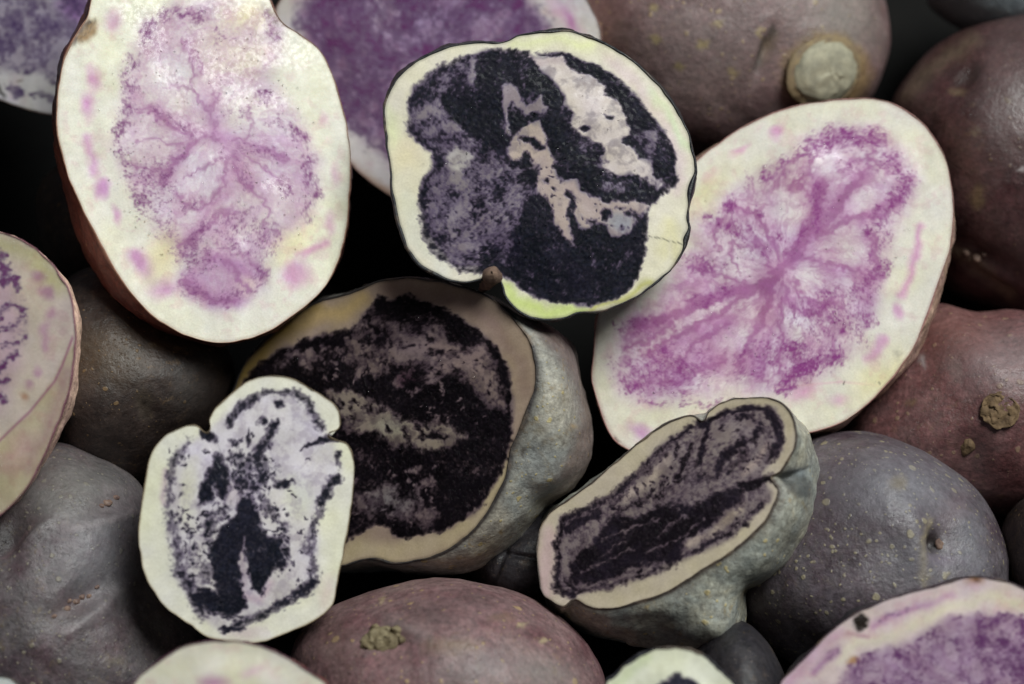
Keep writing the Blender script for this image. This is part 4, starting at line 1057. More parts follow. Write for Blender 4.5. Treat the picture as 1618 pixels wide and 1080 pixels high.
# F4: big dark half in shade
cut_potato(
    'wide shaded half with black marbled flesh, brownish rim and ash-grey skin',
    (360, 420, 0.463),
    [(14, 420), (60, 325), (120, 255), (200, 185), (290, 125), (400, 92), (500, 52), (600, 36), (700, 43), (800, 68), (880, 98), (952, 148), (1012, 220), (1047, 290), (1057, 370), (1042, 450), (1012, 540), (978, 610), (962, 690), (932, 770), (882, 852), (812, 932), (732, 984), (640, 1010), (560, 1020), (480, 1004), (380, 1024), (250, 1000), (120, 900), (40, 760), (0, 620), (-5, 500)],
    (540, 520), -0.4 * CM, (-0.44, 0.06), 'ash', M_FLESH_D, (174, 152, 134), (12, 9, 13),
    [('s', 'C', (178, 150, 84), 40, 30, [(20, 400), (150, 240), (290, 150)]), ('s', 'C', (198, 170, 120), 30, 24, [(250, 180), (400, 150), (460, 110)]), ('s', 'C', (158, 134, 122), 30, 26, [(560, 70), (760, 110), (900, 190), (1000, 330), (1010, 420)]), ('s', 'C', (196, 178, 148), 26, 30, [(950, 700), (850, 850), (700, 950), (560, 980), (450, 960), (380, 990)]),  # rim strokes paint shade at upper right and light along the bottom
     ('p', 'C', (130, 112, 112), 12, [(60, 390), (110, 330), (200, 275), (300, 240), (390, 225), (440, 200), (480, 150), (520, 110), (620, 100), (700, 130), (780, 170), (860, 220), (920, 280), (960, 360), (970, 450), (965, 540), (955, 640), (920, 740), (860, 820), (780, 880), (720, 910), (660, 915), (600, 930), (560, 920), (540, 885), (500, 880), (450, 905), (400, 945), (200, 900), (60, 700), (20, 500)]),
     ('p', 'D', 1.0, 8, [(60, 390), (110, 330), (200, 275), (300, 240), (390, 225), (440, 200), (480, 150), (520, 110), (620, 100), (700, 130), (780, 170), (860, 220), (920, 280), (960, 360), (970, 450), (965, 540), (955, 640), (920, 740), (860, 820), (780, 880), (720, 910), (660, 915), (600, 930), (560, 920), (540, 885), (500, 880), (450, 905), (400, 945), (200, 900), (60, 700), (20, 500)]),
     # upper grey sector
     ('p', 'D', 0.15, 16, [(480, 160), (530, 175), (600, 205), (690, 165), (720, 200), (740, 240), (830, 290), (880, 262), (915, 350), (950, 490), (885, 465), (825, 400), (770, 360), (700, 400), (640, 335), (570, 330), (510, 372), (450, 330), (500, 260), (530, 220)]),
     ('p', 'C', (140, 120, 118), 12, [(690, 230), (830, 290), (880, 262), (915, 350), (950, 490), (885, 465), (825, 400), (770, 360), (700, 380)]),
     ('e', 'D', 0.9, 14, 650, 205, 40, 24), ('e', 'D', 0.55, 20, 560, 230, 50, 40), ('e', 'D', 0.9, 8, 722, 298, 16, 12), ('e', 'D', 0.9, 8, 600, 275, 14, 12), ('e', 'D', 0.85, 14, 500, 240, 44, 26), ('e', 'D', 0.7, 16, 440, 320, 30, 50), ('e', 'D', 0.6, 16, 520, 300, 30, 30), ('e', 'D', 0.9, 8, 690, 190, 12, 8), ('e', 'D', 0.8, 14, 780, 370, 20, 14),
     ('s', 'D', 0.4, 18, 14, [(270, 330), (340, 300), (400, 290), (460, 240)]), ('s', 'D', 0.5, 18, 14, [(180, 330), (230, 300)]), ('e', 'D', 0.85, 12, 360, 325, 30, 24), ('e', 'D', 0.75, 14, 640, 370, 46, 36), ('e', 'C', (96, 58, 66), 20, 620, 385, 40, 30), ('e', 'D', 0.55, 14, 600, 390, 20, 20),
     # light band
     ('p', 'D', 0.05, 12, [(345, 430), (420, 420), (500, 465), (580, 505), (640, 545), (700, 540), (760, 540), (790, 570), (820, 582), (770, 620), (700, 628), (660, 630), (640, 600), (570, 620), (520, 570), (440, 570), (390, 520)]),
     ('p', 'C', (150, 136, 124), 14, [(345, 430), (420, 420), (500, 465), (580, 505), (640, 545), (700, 540), (760, 540), (790, 570), (820, 582), (770, 620), (700, 628), (660, 630), (640, 600), (570, 620), (520, 570), (440, 570), (390, 520)]), ('e', 'C', (164, 156, 140), 24, 560, 550, 50, 30),
     ('s', 'D', 0.95, 8, 12, [(670, 575), (720, 580), (745, 592)]), ('e', 'D', 0.9, 7, 488, 492, 11, 9), ('e', 'D', 0.9, 7, 426, 482, 9, 9), ('e', 'D', 0.9, 8, 525, 495, 12, 8), ('s', 'D', 0.9, 8, 8, [(610, 560), (625, 590)]), ('e', 'D', 0.95, 8, 385, 470, 12, 14), ('e', 'D', 0.7, 14, 440, 530, 20, 16), ('e', 'D', 0.8, 10, 600, 530, 10, 8),
     # lower greys
     ('e', 'D', 0.2, 26, 545, 785, 46, 38), ('e', 'D', 0.35, 24, 620, 830, 40, 40), ('e', 'D', 0.22, 18, 688, 855, 24, 34), ('e', 'D', 0.4, 24, 460, 790, 50, 20), ('e', 'D', 0.5, 30, 500, 830, 50, 30), ('s', 'D', 0.5, 14, 6, [(840, 700), (930, 680)]), ('e', 'D', 0.55, 24, 480, 660, 30, 20), ('e', 'C', (142, 134, 134), 40, 560, 800, 80, 50), ('e', 'D', 0.95, 10, 560, 820, 14, 12), ('e', 'D', 0.9, 10, 600, 780, 12, 20), ('x', 'D', 0.95, 70, 3, 13, [(480, 150), (690, 160), (830, 290), (920, 340), (950, 490), (760, 370), (500, 370), (430, 330)]), ('x', 'D', 0.2, 50, 4, 14, [(200, 290), (420, 240), (500, 160), (560, 340), (430, 420), (240, 360)]), ('x', 'D', 0.25, 40, 4, 14, [(420, 680), (720, 680), (700, 900), (560, 880), (420, 860)]), ('x', 'D', 0.3, 24, 3, 10, [(560, 360), (740, 400), (900, 520), (820, 560), (640, 500)]), ('x', 'D', 0.95, 24, 3, 9, [(345, 430), (500, 465), (700, 540), (820, 582), (660, 630), (440, 570)])],
    body=[(0, 440), (50, 330), (120, 250), (200, 182), (290, 118), (400, 86), (500, 46), (600, 30), (700, 36), (800, 62), (900, 100), (1010, 160), (1100, 190), (1165, 240), (1200, 340), (1235, 450), (1252, 560), (1244, 680), (1185, 765), (1095, 815), (1042, 890), (960, 975), (870, 1045), (760, 1070), (640, 1066), (500, 1048), (380, 1055), (250, 1030), (120, 930), (30, 780), (-15, 620), (-15, 510)],
    body_dir=(0.6, -0.2), thick=0.032, mid=0.62, lip=5.0, lip_col=(34, 26, 30), zone=[(60, 390), (110, 330), (200, 275), (300, 240), (390, 225), (440, 200), (480, 150), (520, 110), (620, 100), (700, 130), (780, 170), (860, 220), (920, 280), (960, 360), (970, 450), (965, 540), (955, 640), (920, 740), (860, 820), (780, 880), (720, 910), (660, 915), (600, 930), (560, 920), (540, 885), (500, 880), (450, 905), (400, 945), (200, 900), (60, 700), (20, 500)], cloud=((88, 74, 78), 0.7, 22, 0.2), streak=(520, 520, 0.25, 9), k=0.32, grain=(1.05, 5.0), warp=4, pig2=(18, 14, 19), halo=((80, 62, 78), 0.45), glow=(26, 20, 28), n=600, nr=160,
    drop_px=[(240, 318), (205, 285), (650, 180), (500, 425), (845, 378), (600, 625), (485, 432), (232, 312)], drops=60, seed=31,
    skin_ops=[('dent', 1012, 635, 20, 22, 0, 0.0016), ('e', 0.9, (58, 48, 40), 8, 1008, 636, 15, 18), ('p', 0.75, (122, 96, 90), 40, [(1000, 150), (1110, 180), (1180, 240), (1215, 340), (1260, 450), (1280, 600), (1260, 720), (1110, 830), (1080, 800), (1150, 640), (1190, 540), (1180, 420), (1120, 320), (1060, 250)]),
              ('s', 0.6, (170, 146, 98), 10, 5, [(1080, 600), (1150, 570), (1185, 545)]), ('s', 0.45, (168, 144, 98), 12, 5, [(1060, 620), (1100, 700), (1110, 740)]), ('e', 0.6, (196, 158, 96), 6, 1176, 546, 10, 10), ('e', 0.45, (166, 144, 96), 14, 1060, 560, 20, 14), ('e', 0.45, (166, 144, 96), 14, 1140, 460, 12, 20),
              ('e', 0.5, (150, 128, 84), 30, 880, 960, 90, 26, -35), ('dent', 1120, 420, 60, 160, 20, -0.0012)])

# F5: small bright notched half in front
MW = (220, 213, 218)
cut_potato(
    'small notched half with bright cream rim and a black dagger-shaped core in front',
    (200, 580, 0.4167),
    [(316, 190), (345, 148), (400, 98), (460, 53), (540, 30), (620, 38), (690, 73), (760, 118), (802, 158), (813, 205), (800, 238), (764, 252), (800, 276), (840, 293), (864, 350), (862, 440), (850, 540), (837, 640), (817, 740), (797, 842), (776, 908), (702, 968), (602, 1012), (510, 1042), (420, 1042), (320, 1028), (228, 968), (148, 908), (98, 843), (68, 782), (48, 690), (46, 600), (58, 500), (73, 400), (98, 318), (150, 256), (220, 224), (268, 218), (298, 246), (316, 232)],
    (460, 600), 1.4 * CM, (0.14, 0.02), 'night', M_FLESH_D, (238, 235, 218), (22, 24, 34),
    [('p', 'C', MW, 24, [(350, 210), (420, 140), (520, 100), (640, 95), (720, 170), (740, 240), (800, 300), (810, 420), (740, 520), (720, 640), (720, 780), (680, 860), (560, 910), (470, 960), (370, 1000), (270, 930), (190, 780), (150, 620), (150, 450), (210, 290), (290, 260)]),
     ('s', 'C', (206, 184, 196), 20, 14, [(440, 860), (500, 890), (540, 820)]), ('s', 'C', (190, 174, 186), 20, 12, [(440, 620), (440, 740), (450, 830)]), ('e', 'C', (224, 220, 206), 30, 240, 480, 30, 120, 5), ('e', 'C', (226, 224, 214), 30, 650, 500, 60, 80), ('e', 'C', (208, 196, 200), 30, 400, 470, 60, 50), ('s', 'C', (214, 196, 204), 12, 10, [(140, 400), (140, 520)]), ('e', 'C', (222, 206, 212), 26, 450, 1010, 70, 20), ('e', 'C', (232, 216, 206), 30, 760, 860, 20, 60),
     ('s', 'A', 0.82, 12, 14, [(385, 215), (420, 165), (490, 115)]), ('s', 'A', 0.66, 12, 9, [(490, 110), (560, 95), (640, 100)]), ('s', 'A', 0.78, 14, 14, [(640, 100), (690, 130), (715, 190), (735, 225)]), ('e', 'A', 1, 8, 572, 138, 18, 13),
     ('e', 'A', 0.95, 9, 518, 200, 16, 18), ('e', 'A', 0.95, 9, 560, 215, 22, 20), ('s', 'A', 0.85, 12, 16, [(550, 230), (530, 280), (500, 320), (490, 350)]), ('s', 'A', 0.8, 8, 8, [(470, 245), (462, 290)]), ('e', 'A', 0.85, 7, 412, 298, 12, 16), ('e', 'A', 0.62, 26, 480, 380, 60, 24), ('e', 'A', 0.7, 12, 430, 350, 14, 20),
     ('p', 'A', 0.92, 12, [(330, 322), (365, 340), (395, 430), (380, 500), (350, 480), (340, 440), (325, 510), (275, 525), (268, 455), (300, 400), (320, 370)]), ('e', 'A', 0.9, 4, 300, 316, 8, 5),
     ('p', 'A', 0.95, 7, [(655, 318), (690, 290), (740, 262), (800, 258), (812, 270), (760, 282), (700, 300)]), ('e', 'A', 0.8, 4, 683, 352, 9, 5), ('p', 'A', 0.95, 10, [(560, 425), (600, 425), (640, 440), (600, 470), (565, 465)]), ('e', 'A', 0.8, 10, 555, 410, 14, 10),
     ('p', 'A', 1.0, 10, [(430, 500), (465, 483), (492, 515), (505, 590), (525, 640), (600, 665), (585, 700), (612, 750), (560, 770), (535, 800), (512, 862), (470, 830), (455, 740), (448, 650), (425, 730), (430, 830), (455, 910), (400, 938), (330, 940), (270, 905), (250, 850), (290, 830), (340, 850), (320, 780), (315, 690), (360, 620), (405, 565)]),
     ('s', 'A', 0.62, 24, 18, [(380, 530), (330, 570), (310, 640)]), ('s', 'A', 0.62, 22, 16, [(515, 495), (545, 545), (590, 600)]), ('e', 'A', 0.6, 24, 590, 740, 30, 30), ('e', 'A', 0.55, 24, 300, 770, 30, 50), ('e', 'A', 0.42, 40, 240, 720, 40, 60), ('e', 'A', 0.9, 4, 247, 745, 12, 4),
     ('s', 'A', 0.6, 16, 10, [(235, 280), (200, 320), (175, 385)]), ('s', 'A', 0.58, 18, 14, [(175, 385), (155, 470), (160, 540)]), ('s', 'A', 0.5, 24, 20, [(165, 560), (180, 660), (195, 740)]), ('s', 'A', 0.75, 20, 20, [(200, 780), (250, 850), (270, 900), (285, 940)]),
     ('s', 'A', 0.8, 8, 10, [(803, 325), (803, 370)]), ('s', 'A', 0.85, 12, 18, [(795, 420), (760, 470), (735, 510)]), ('s', 'A', 0.7, 16, 12, [(735, 540), (700, 620), (695, 690)]), ('s', 'A', 0.58, 20, 18, [(690, 680), (705, 760), (700, 830)]), ('s', 'A', 0.92, 12, 20, [(700, 820), (660, 850), (640, 860)]), ('s', 'A', 0.85, 12, 13, [(620, 880), (560, 915), (480, 955), (420, 975)]),
     ('e', 'A', 1, 6, 400, 992, 46, 14), ('s', 'A', 0.75, 8, 7, [(370, 950), (400, 935), (440, 945)]), ('e', 'A', 0.7, 6, 400, 950, 18, 8), ('e', 'A', 1.0, 8, 310, 258, 32, 22, 30), ('s', 'A', 0.9, 8, 9, [(290, 235), (330, 270)]),
     ('e', 'C', (58, 50, 40), 10, 690, 838, 14, 10), ('x', 'A', 0.95, 50, 5, 20, [(400, 330), (520, 330), (560, 440), (520, 520), (420, 470)]), ('x', 'A', 0.95, 26, 6, 16, [(310, 520), (400, 500), (380, 620), (310, 760), (280, 640)]), ('x', 'A', 0.95, 26, 6, 18, [(520, 500), (580, 560), (620, 680), (640, 760), (560, 700)]), ('x', 'A', 0.95, 60, 3, 12, [(380, 240), (560, 230), (560, 420), (640, 480), (600, 640), (420, 480), (380, 360)]), ('x', 'A', 0.9, 50, 3, 12, [(270, 540), (400, 520), (330, 650), (330, 860), (240, 860), (180, 700), (240, 560)]), ('x', 'A', 0.9, 40, 3, 12, [(520, 500), (600, 560), (640, 760), (560, 820), (520, 700)]), ('x', 'A', 0.85, 40, 3, 9, [(150, 300), (250, 290), (220, 500), (230, 800), (160, 600)]), ('x', 'A', 0.85, 36, 3, 9, [(650, 600), (740, 500), (730, 800), (600, 900), (660, 780)])],
    thick=0.016, lip=2.2, lip_col=(140, 122, 96), zone=[(350, 210), (420, 140), (520, 100), (640, 95), (720, 170), (740, 240), (800, 300), (810, 420), (740, 520), (720, 640), (720, 780), (680, 860), (560, 910), (470, 960), (370, 1000), (270, 930), (190, 780), (150, 620), (150, 450), (210, 290), (290, 260)], cloud=((168, 154, 174), 0.5, 18, 0.14), bias=0.08, k=0.32, grain=(1.0, 5.0), warp=3.6, pig2=(28, 28, 40), seed=41, drops=10, rough_lip=1.0, body_grow=0.97)

# F6: tilted oblong half at lower right of centre
cut_potato(
    'oblong notched half with black striped flesh and crumpled grey-green skin',
    (830, 610, 0.4075),
    [(42, 640), (53, 560), (88, 498), (150, 446), (220, 396), (300, 336), (380, 266), (450, 206), (520, 156), (590, 121), (648, 110), (688, 132), (708, 100), (750, 68), (810, 45), (880, 42), (950, 45), (1002, 68), (1038, 108), (1053, 170), (1048, 230), (1022, 282), (988, 332), (952, 352), (964, 368), (984, 400), (974, 450), (934, 522), (872, 584), (802, 644), (722, 694), (642, 744), (562, 794), (472, 829), (380, 854), (300, 866), (240, 854), (192, 830), (150, 858), (98, 833), (63, 803), (47, 720)],
    (540, 480), 0.7 * CM, (-0.42, 0.30), 'olive', M_FLESH_D, (202, 188, 168), (22, 17, 23),
    [('s', 'C', (208, 182, 178), 30, 30, [(70, 800), (70, 680), (90, 580)]), ('s', 'C', (190, 176, 150), 30, 22, [(760, 80), (950, 60), (1030, 160), (1000, 300)]),  # upper lobe stroke puts its weaker light into the rim colour
     ('p', 'C', (140, 126, 126), 14, [(650, 140), (560, 205), (480, 275), (430, 330), (350, 405), (240, 465), (140, 510), (118, 600), (115, 700), (112, 785), (190, 810), (330, 785), (480, 735), (600, 685), (720, 625), (830, 565), (940, 450), (950, 400), (920, 340), (1000, 250), (1000, 150), (960, 85), (880, 70), (800, 85), (710, 130)]),
     ('p', 'D', 0.32, 14, [(650, 140), (560, 205), (480, 275), (430, 330), (350, 405), (240, 465), (140, 510), (118, 600), (115, 700), (112, 785), (190, 810), (330, 785), (480, 735), (600, 685), (720, 625), (830, 565), (940, 450), (950, 400), (920, 340), (1000, 250), (1000, 150), (960, 85), (880, 70), (800, 85), (710, 130)]),
     ('s', 'A', 0.95, 10, 12, [(635, 160), (570, 215)]), ('s', 'A', 0.85, 14, 10, [(560, 220), (480, 290), (440, 340)]), ('s', 'A', 0.85, 14, 14, [(440, 340), (350, 425), (240, 480), (160, 515)]), ('s', 'A', 0.98, 12, 13, [(150, 520), (132, 600), (128, 700), (122, 780), (190, 808)]), ('s', 'A', 0.8, 14, 10, [(200, 800), (330, 775), (480, 725), (600, 675)]), ('s', 'A', 0.85, 10, 8, [(600, 670), (720, 610), (800, 565)]),
     ('e', 'A', 0.95, 8, 850, 535, 18, 14), ('s', 'A', 0.85, 9, 8, [(890, 490), (920, 450)]), ('s', 'A', 0.9, 12, 22, [(170, 560), (200, 530), (280, 500)]), ('s', 'A', 0.7, 12, 8, [(330, 470), (400, 420)]),
     ('s', 'A', 1.0, 8, 12, [(688, 130), (705, 190), (692, 255), (672, 305)]), ('e', 'A', 1, 8, 690, 150, 26, 18), ('s', 'A', 0.98, 8, 12, [(712, 140), (790, 98), (880, 80), (930, 85)]), ('s', 'A', 0.98, 9, 17, [(940, 95), (980, 150), (988, 210), (965, 260)]), ('s', 'A', 0.8, 10, 12, [(960, 270), (935, 300)]), ('e', 'A', 0.6, 20, 860, 110, 60, 16), 
     ('s', 'A', 0.95, 9, 14, [(908, 165), (890, 200), (850, 225)]), ('s', 'A', 0.95, 10, 18, [(850, 220), (790, 260), (750, 320)]), ('s', 'A', 0.75, 14, 14, [(860, 250), (800, 310), (730, 360)]), ('s', 'A', 0.85, 10, 14, [(645, 240), (620, 300), (590, 350)]), ('s', 'A', 0.7, 14, 12, [(660, 310), (600, 370), (540, 430)]),
     ('s', 'A', 1.0, 9, 18, [(950, 358), (900, 375), (830, 390)]), ('p', 'A', 1.0, 14, [(540, 455), (610, 440), (660, 470), (720, 425), (800, 395), (850, 400), (840, 440), (790, 500), (710, 560), (620, 610), (590, 690), (500, 700), (420, 700), (350, 740), (260, 770), (180, 765), (170, 700), (240, 625), (310, 550), (360, 505), (430, 510)]),
     ('s', 'A', 0.7, 16, 12, [(480, 430), (420, 460), (330, 520)]), ('e', 'A', 0.62, 22, 700, 350, 60, 30), ('e', 'A', 0.6, 20, 560, 400, 40, 24), ('e', 'A', 0.95, 8, 443, 708, 12, 14), ('e', 'A', 0.7, 8, 840, 455, 14, 10), ('e', 'A', 0.7, 14, 220, 600, 20, 14), ('s', 'A', 0.9, 10, 10, [(150, 740), (200, 790)]),
     # paler streaks
     ('s', 'C', (186, 168, 160), 14, 16, [(560, 290), (480, 370), (380, 440)]), ('s', 'D', 0.05, 12, 18, [(570, 280), (500, 360), (430, 410)]), ('s', 'D', 0.08, 12, 12, [(800, 500), (720, 570), (640, 610)]), ('s', 'C', (178, 160, 150), 12, 12, [(850, 460), (720, 570), (640, 610)]), ('s', 'D', 0.1, 12, 12, [(900, 320), (850, 340), (920, 260)]), ('s', 'C', (176, 156, 150), 14, 12, [(850, 340), (940, 230)]),
     ('s', 'D', 0.1, 12, 16, [(740, 180), (730, 260), (790, 180), (870, 140)]), ('s', 'D', 0.3, 8, 5, [(300, 660), (360, 620), (390, 610)]), ('s', 'D', 0.2, 10, 12, [(160, 620), (150, 700)]), ('s', 'D', 0.3, 8, 5, [(520, 590), (560, 540), (620, 510)]), ('s', 'D', 0.3, 10, 5, [(600, 480), (560, 470), (640, 440)]), ('s', 'D', 0.25, 8, 4, [(220, 720), (330, 670), (420, 640)]), ('s', 'D', 0.3, 8, 4, [(480, 650), (600, 590), (700, 520)]), ('s', 'D', 0.28, 8, 4, [(300, 600), (420, 550), (520, 520)]), ('x', 'D', 0.9, 70, 3, 10, [(640, 150), (700, 260), (560, 420), (300, 520), (160, 560), (240, 470), (480, 290)]), ('x', 'D', 0.9, 40, 3, 10, [(720, 140), (880, 90), (980, 160), (950, 280), (840, 360), (720, 340)]), ('x', 'D', 0.85, 30, 3, 9, [(600, 680), (900, 440), (920, 470), (700, 630)])],
    body=[(36, 660), (48, 560), (84, 492), (146, 440), (216, 390), (296, 330), (376, 260), (446, 200), (516, 150), (590, 114), (650, 104), (708, 92), (750, 60), (810, 38), (880, 36), (950, 40), (1010, 62), (1060, 105), (1108, 155), (1136, 230), (1150, 330), (1144, 430), (1112, 545), (1052, 645), (972, 735), (884, 808), (855, 860), (828, 935), (790, 995), (720, 1035), (600, 1030), (400, 1010), (220, 965), (110, 900), (52, 800), (38, 720)],
    body_dir=(0.3, -0.5), thick=0.030, mid=0.55, lip=3.6, lip_col=(58, 42, 36), zone=[(650, 140), (560, 205), (480, 275), (430, 330), (350, 405), (240, 465), (140, 510), (118, 600), (115, 700), (112, 785), (190, 810), (330, 785), (480, 735), (600, 685), (720, 625), (830, 565), (940, 450), (950, 400), (920, 340), (1000, 250), (1000, 150), (960, 85), (880, 70), (800, 85), (710, 130)], cloud=((110, 94, 98), 0.6, 18, 0.0), bias=0.05, k=0.32, grain=(1.0, 5.0), warp=3.2, pig2=(32, 26, 36), halo=((88, 68, 88), 0.45), glow=(34, 28, 36), seed=51, drops=4,
    skin_ops=[('dent', 1000, 345, 60, 16, 20, 0.0018), ('p', 0.8, (64, 70, 74), 14, [(985, 345), (1020, 310), (1080, 320), (1110, 380), (1105, 430), (1060, 440), (1010, 400)]), ('e', 0.5, (170, 180, 186), 16, 1075, 330, 20, 14),
              ('dent', 715, 770, 14, 60, 30, 0.0010), ('dent', 740, 730, 40, 10, -40, 0.0008), ('s', 0.6, (40, 44, 48), 7, 4, [(750, 700), (715, 740), (705, 800), (685, 860)]), ('dent', 880, 820, 40, 50, 0, 0.0020), ('dent', 760, 930, 80, 70, 0, -0.0020), ('e', 0.55, (150, 128, 84), 14, 870, 800, 40, 14, -40), ('s', 0.6, (168, 148, 96), 9, 6, [(1075, 450), (1090, 480)]),
              ('e', 0.7, (196, 170, 112), 5, 472, 858, 10, 10), ('e', 0.6, (180, 160, 108), 5, 770, 862, 14, 10), ('e', 0.6, (180, 160, 108), 5, 600, 960, 9, 9), ('e', 0.45, (150, 128, 84), 14, 560, 930, 40, 20), ('e', 0.6, (180, 150, 100), 5, 320, 955, 8, 8), ('s', 0.4, (60, 60, 52), 9, 5, [(500, 890), (560, 940), (640, 920)])])

# F7: blurred violet half behind, top centre
cut_potato(
    'violet clouded half at the top edge behind the black-cored one',
    (430, 0, 0.3276),
    [(15, 70), (70, -60), (220, -260), (480, -420), (800, -470), (1100, -400), (1330, -230), (1480, -60), (1560, 70), (1592, 190), (1580, 400), (1480, 650), (1300, 860), (1050, 1010), (800, 1030), (600, 960), (430, 840), (290, 680), (160, 480), (60, 280)],
    (780, 280), -1.2 * CM, (-0.05, -0.12), 'buff', M_FLESH_P, (222, 214, 214), (108, 56, 108),
    [('p', 'C', (164, 138, 172), 70, [(130, 60), (230, -100), (500, -280), (850, -320), (1150, -220), (1250, 20), (1340, 140), (1420, 300), (1300, 620), (1000, 820), (760, 860), (560, 760), (400, 620), (260, 420), (160, 240)]),
     ('p', 'A', 0.34, 110, [(130, 60), (230, -100), (500, -280), (850, -320), (1150, -220), (1250, 20), (1340, 140), (1420, 300), (1300, 620), (1000, 820), (760, 860), (560, 760), (400, 620), (260, 420), (160, 240)]),
     ('s', 'A', 0.74, 90, 50, [(760, -20), (800, 120), (720, 240), (560, 300), (460, 420)]), ('e', 'A', 0.66, 70, 230, 110, 90, 60), ('e', 'A', 0.6, 80, 480, 270, 120, 80), ('e', 'A', 0.64, 60, 940, 60, 60, 90), ('s', 'A', 0.7, 60, 30, [(260, 420), (400, 600), (560, 740)]),
     ('e', 'C', (186, 168, 196), 60, 560, 80, 120, 70), ('e', 'D', 0.2, 60, 800, -10, 40, 60), ('e', 'D', 0.3, 60, 1100, 100, 80, 60), ('e', 'D', 0.3, 60, 380, 260, 60, 30), ('e', 'D', 0.34, 60, 620, 190, 60, 40), ('e', 'D', 0.3, 60, 250, 30, 50, 40),
     ('e', 'C', (192, 128, 180), 26, 1430, 105, 26, 70, -25), ('e', 'C', (226, 204, 196), 30, 1330, 60, 30, 20), ('e', 'C', (222, 196, 206), 30, 1370, 40, 30, 60, -30), ('s', 'C', (186, 152, 124), 40, 26, [(380, 820), (460, 890), (560, 940)])],
    thick=0.024, lip=3, lip_col=(130, 96, 92), k=0.5, grain=(1.0, 7.0), warp=8, n=360, nr=100, seed=61, mod=1.4, zone=[(130, 60), (230, -100), (500, -280), (850, -320), (1150, -220), (1250, 20), (1340, 140), (1420, 300), (1300, 620), (1000, 820), (760, 860), (560, 760), (400, 620), (260, 420), (160, 240)], cloud=((144, 104, 142), 0.7, 22, 0.2), vein=(780, 240, (112, 66, 112), 0.6, 5.0), veil=0.3)

# F8: left edge half
cut_potato(
    'dull cream half with violet streaks and pale tan skin leaning in at the left edge',
    (0, 340, 0.4816),
    [(0, 56), (60, 72), (120, 110), (180, 170), (222, 240), (244, 320), (248, 400), (244, 490), (226, 580), (196, 670), (150, 780), (90, 890), (0, 985), (-120, 1030), (-290, 920), (-390, 540), (-370, 270), (-250, 105), (-110, 50)],
    (-40, 480), 2.4 * CM, (-0.22, 0.12), 'rose', M_FLESH_P, (204, 188, 178), (104, 50, 102),
    [('s', 'C', (196, 186, 150), 30, 30, [(0, 80), (100, 130), (190, 230)]), ('p', 'C', (196, 168, 180), 40, [(-20, 110), (40, 200), (80, 320), (80, 440), (50, 560), (0, 640), (-200, 640), (-300, 400), (-200, 150)]),
     ('s', 'A', 0.82, 18, 12, [(0, 130), (20, 180), (10, 220)]), ('s', 'A', 0.76, 14, 9, [(0, 215), (50, 210), (60, 240)]), ('s', 'A', 0.72, 14, 10, [(10, 330), (40, 300), (75, 310)]), ('s', 'A', 0.76, 14, 8, [(0, 380), (50, 370)]), ('s', 'A', 0.82, 14, 10, [(0, 500), (40, 470), (60, 460)]), ('s', 'A', 0.66, 12, 8, [(0, 430), (60, 420)]), ('s', 'A', 0.82, 14, 10, [(0, 545), (30, 540)]), ('e', 'A', 0.82, 14, 5, 600, 20, 16), ('s', 'A', 0.66, 16, 8, [(-40, 150), (-60, 400), (-40, 600)]), ('e', 'A', 0.5, 20, 75, 350, 10, 60),
     ('e', 'C', (176, 140, 158), 16, 125, 195, 22, 16), ('e', 'C', (176, 136, 156), 16, 150, 250, 20, 26), ('e', 'C', (186, 146, 164), 16, 165, 325, 16, 14), ('s', 'C', (190, 152, 170), 16, 12, [(150, 360), (150, 430)]), ('e', 'C', (188, 150, 170), 14, 125, 510, 14, 16), ('e', 'C', (176, 136, 116), 8, 88, 595, 10, 7), ('e', 'C', (190, 154, 172), 14, 100, 560, 14, 14),
     ('p', 'C', (190, 176, 150), 8, [(250, 400), (205, 490), (180, 545), (100, 645), (0, 745), (-120, 800), (-120, 1060), (60, 1000), (260, 700), (270, 480)]), ('e', 'C', (196, 168, 158), 40, 60, 780, 60, 40, -50), ('s', 'C', (176, 150, 142), 30, 20, [(225, 520), (180, 660), (90, 830)]),
     ('s', 'C', (150, 84, 120), 5, 3, [(238, 400), (205, 490), (180, 545), (100, 645), (0, 745)])],
    body=[(0, 50), (60, 66), (122, 104), (184, 164), (228, 236), (249, 320), (254, 400), (250, 490), (234, 582), (206, 674), (160, 786), (100, 900), (0, 1006), (-120, 1060), (-300, 1000), (-430, 740), (-440, 480), (-400, 260), (-260, 96), (-110, 44)],
    thick=0.034, mid=0.5, lip=2.4, lip_col=(124, 66, 92), k=0.2, grain=(0.8, 6.0), warp=5, n=420, nr=120, streak=(-160, 400, 0.6, 16), seed=71,
    skin_ops=[('e', 0.5, (150, 140, 130), 40, 200, 560, 30, 60), ('e', 0.5, (182, 168, 128), 60, 90, 800, 80, 100), ('e', 0.4, (170, 130, 130), 30, 60, 760, 40, 30)])

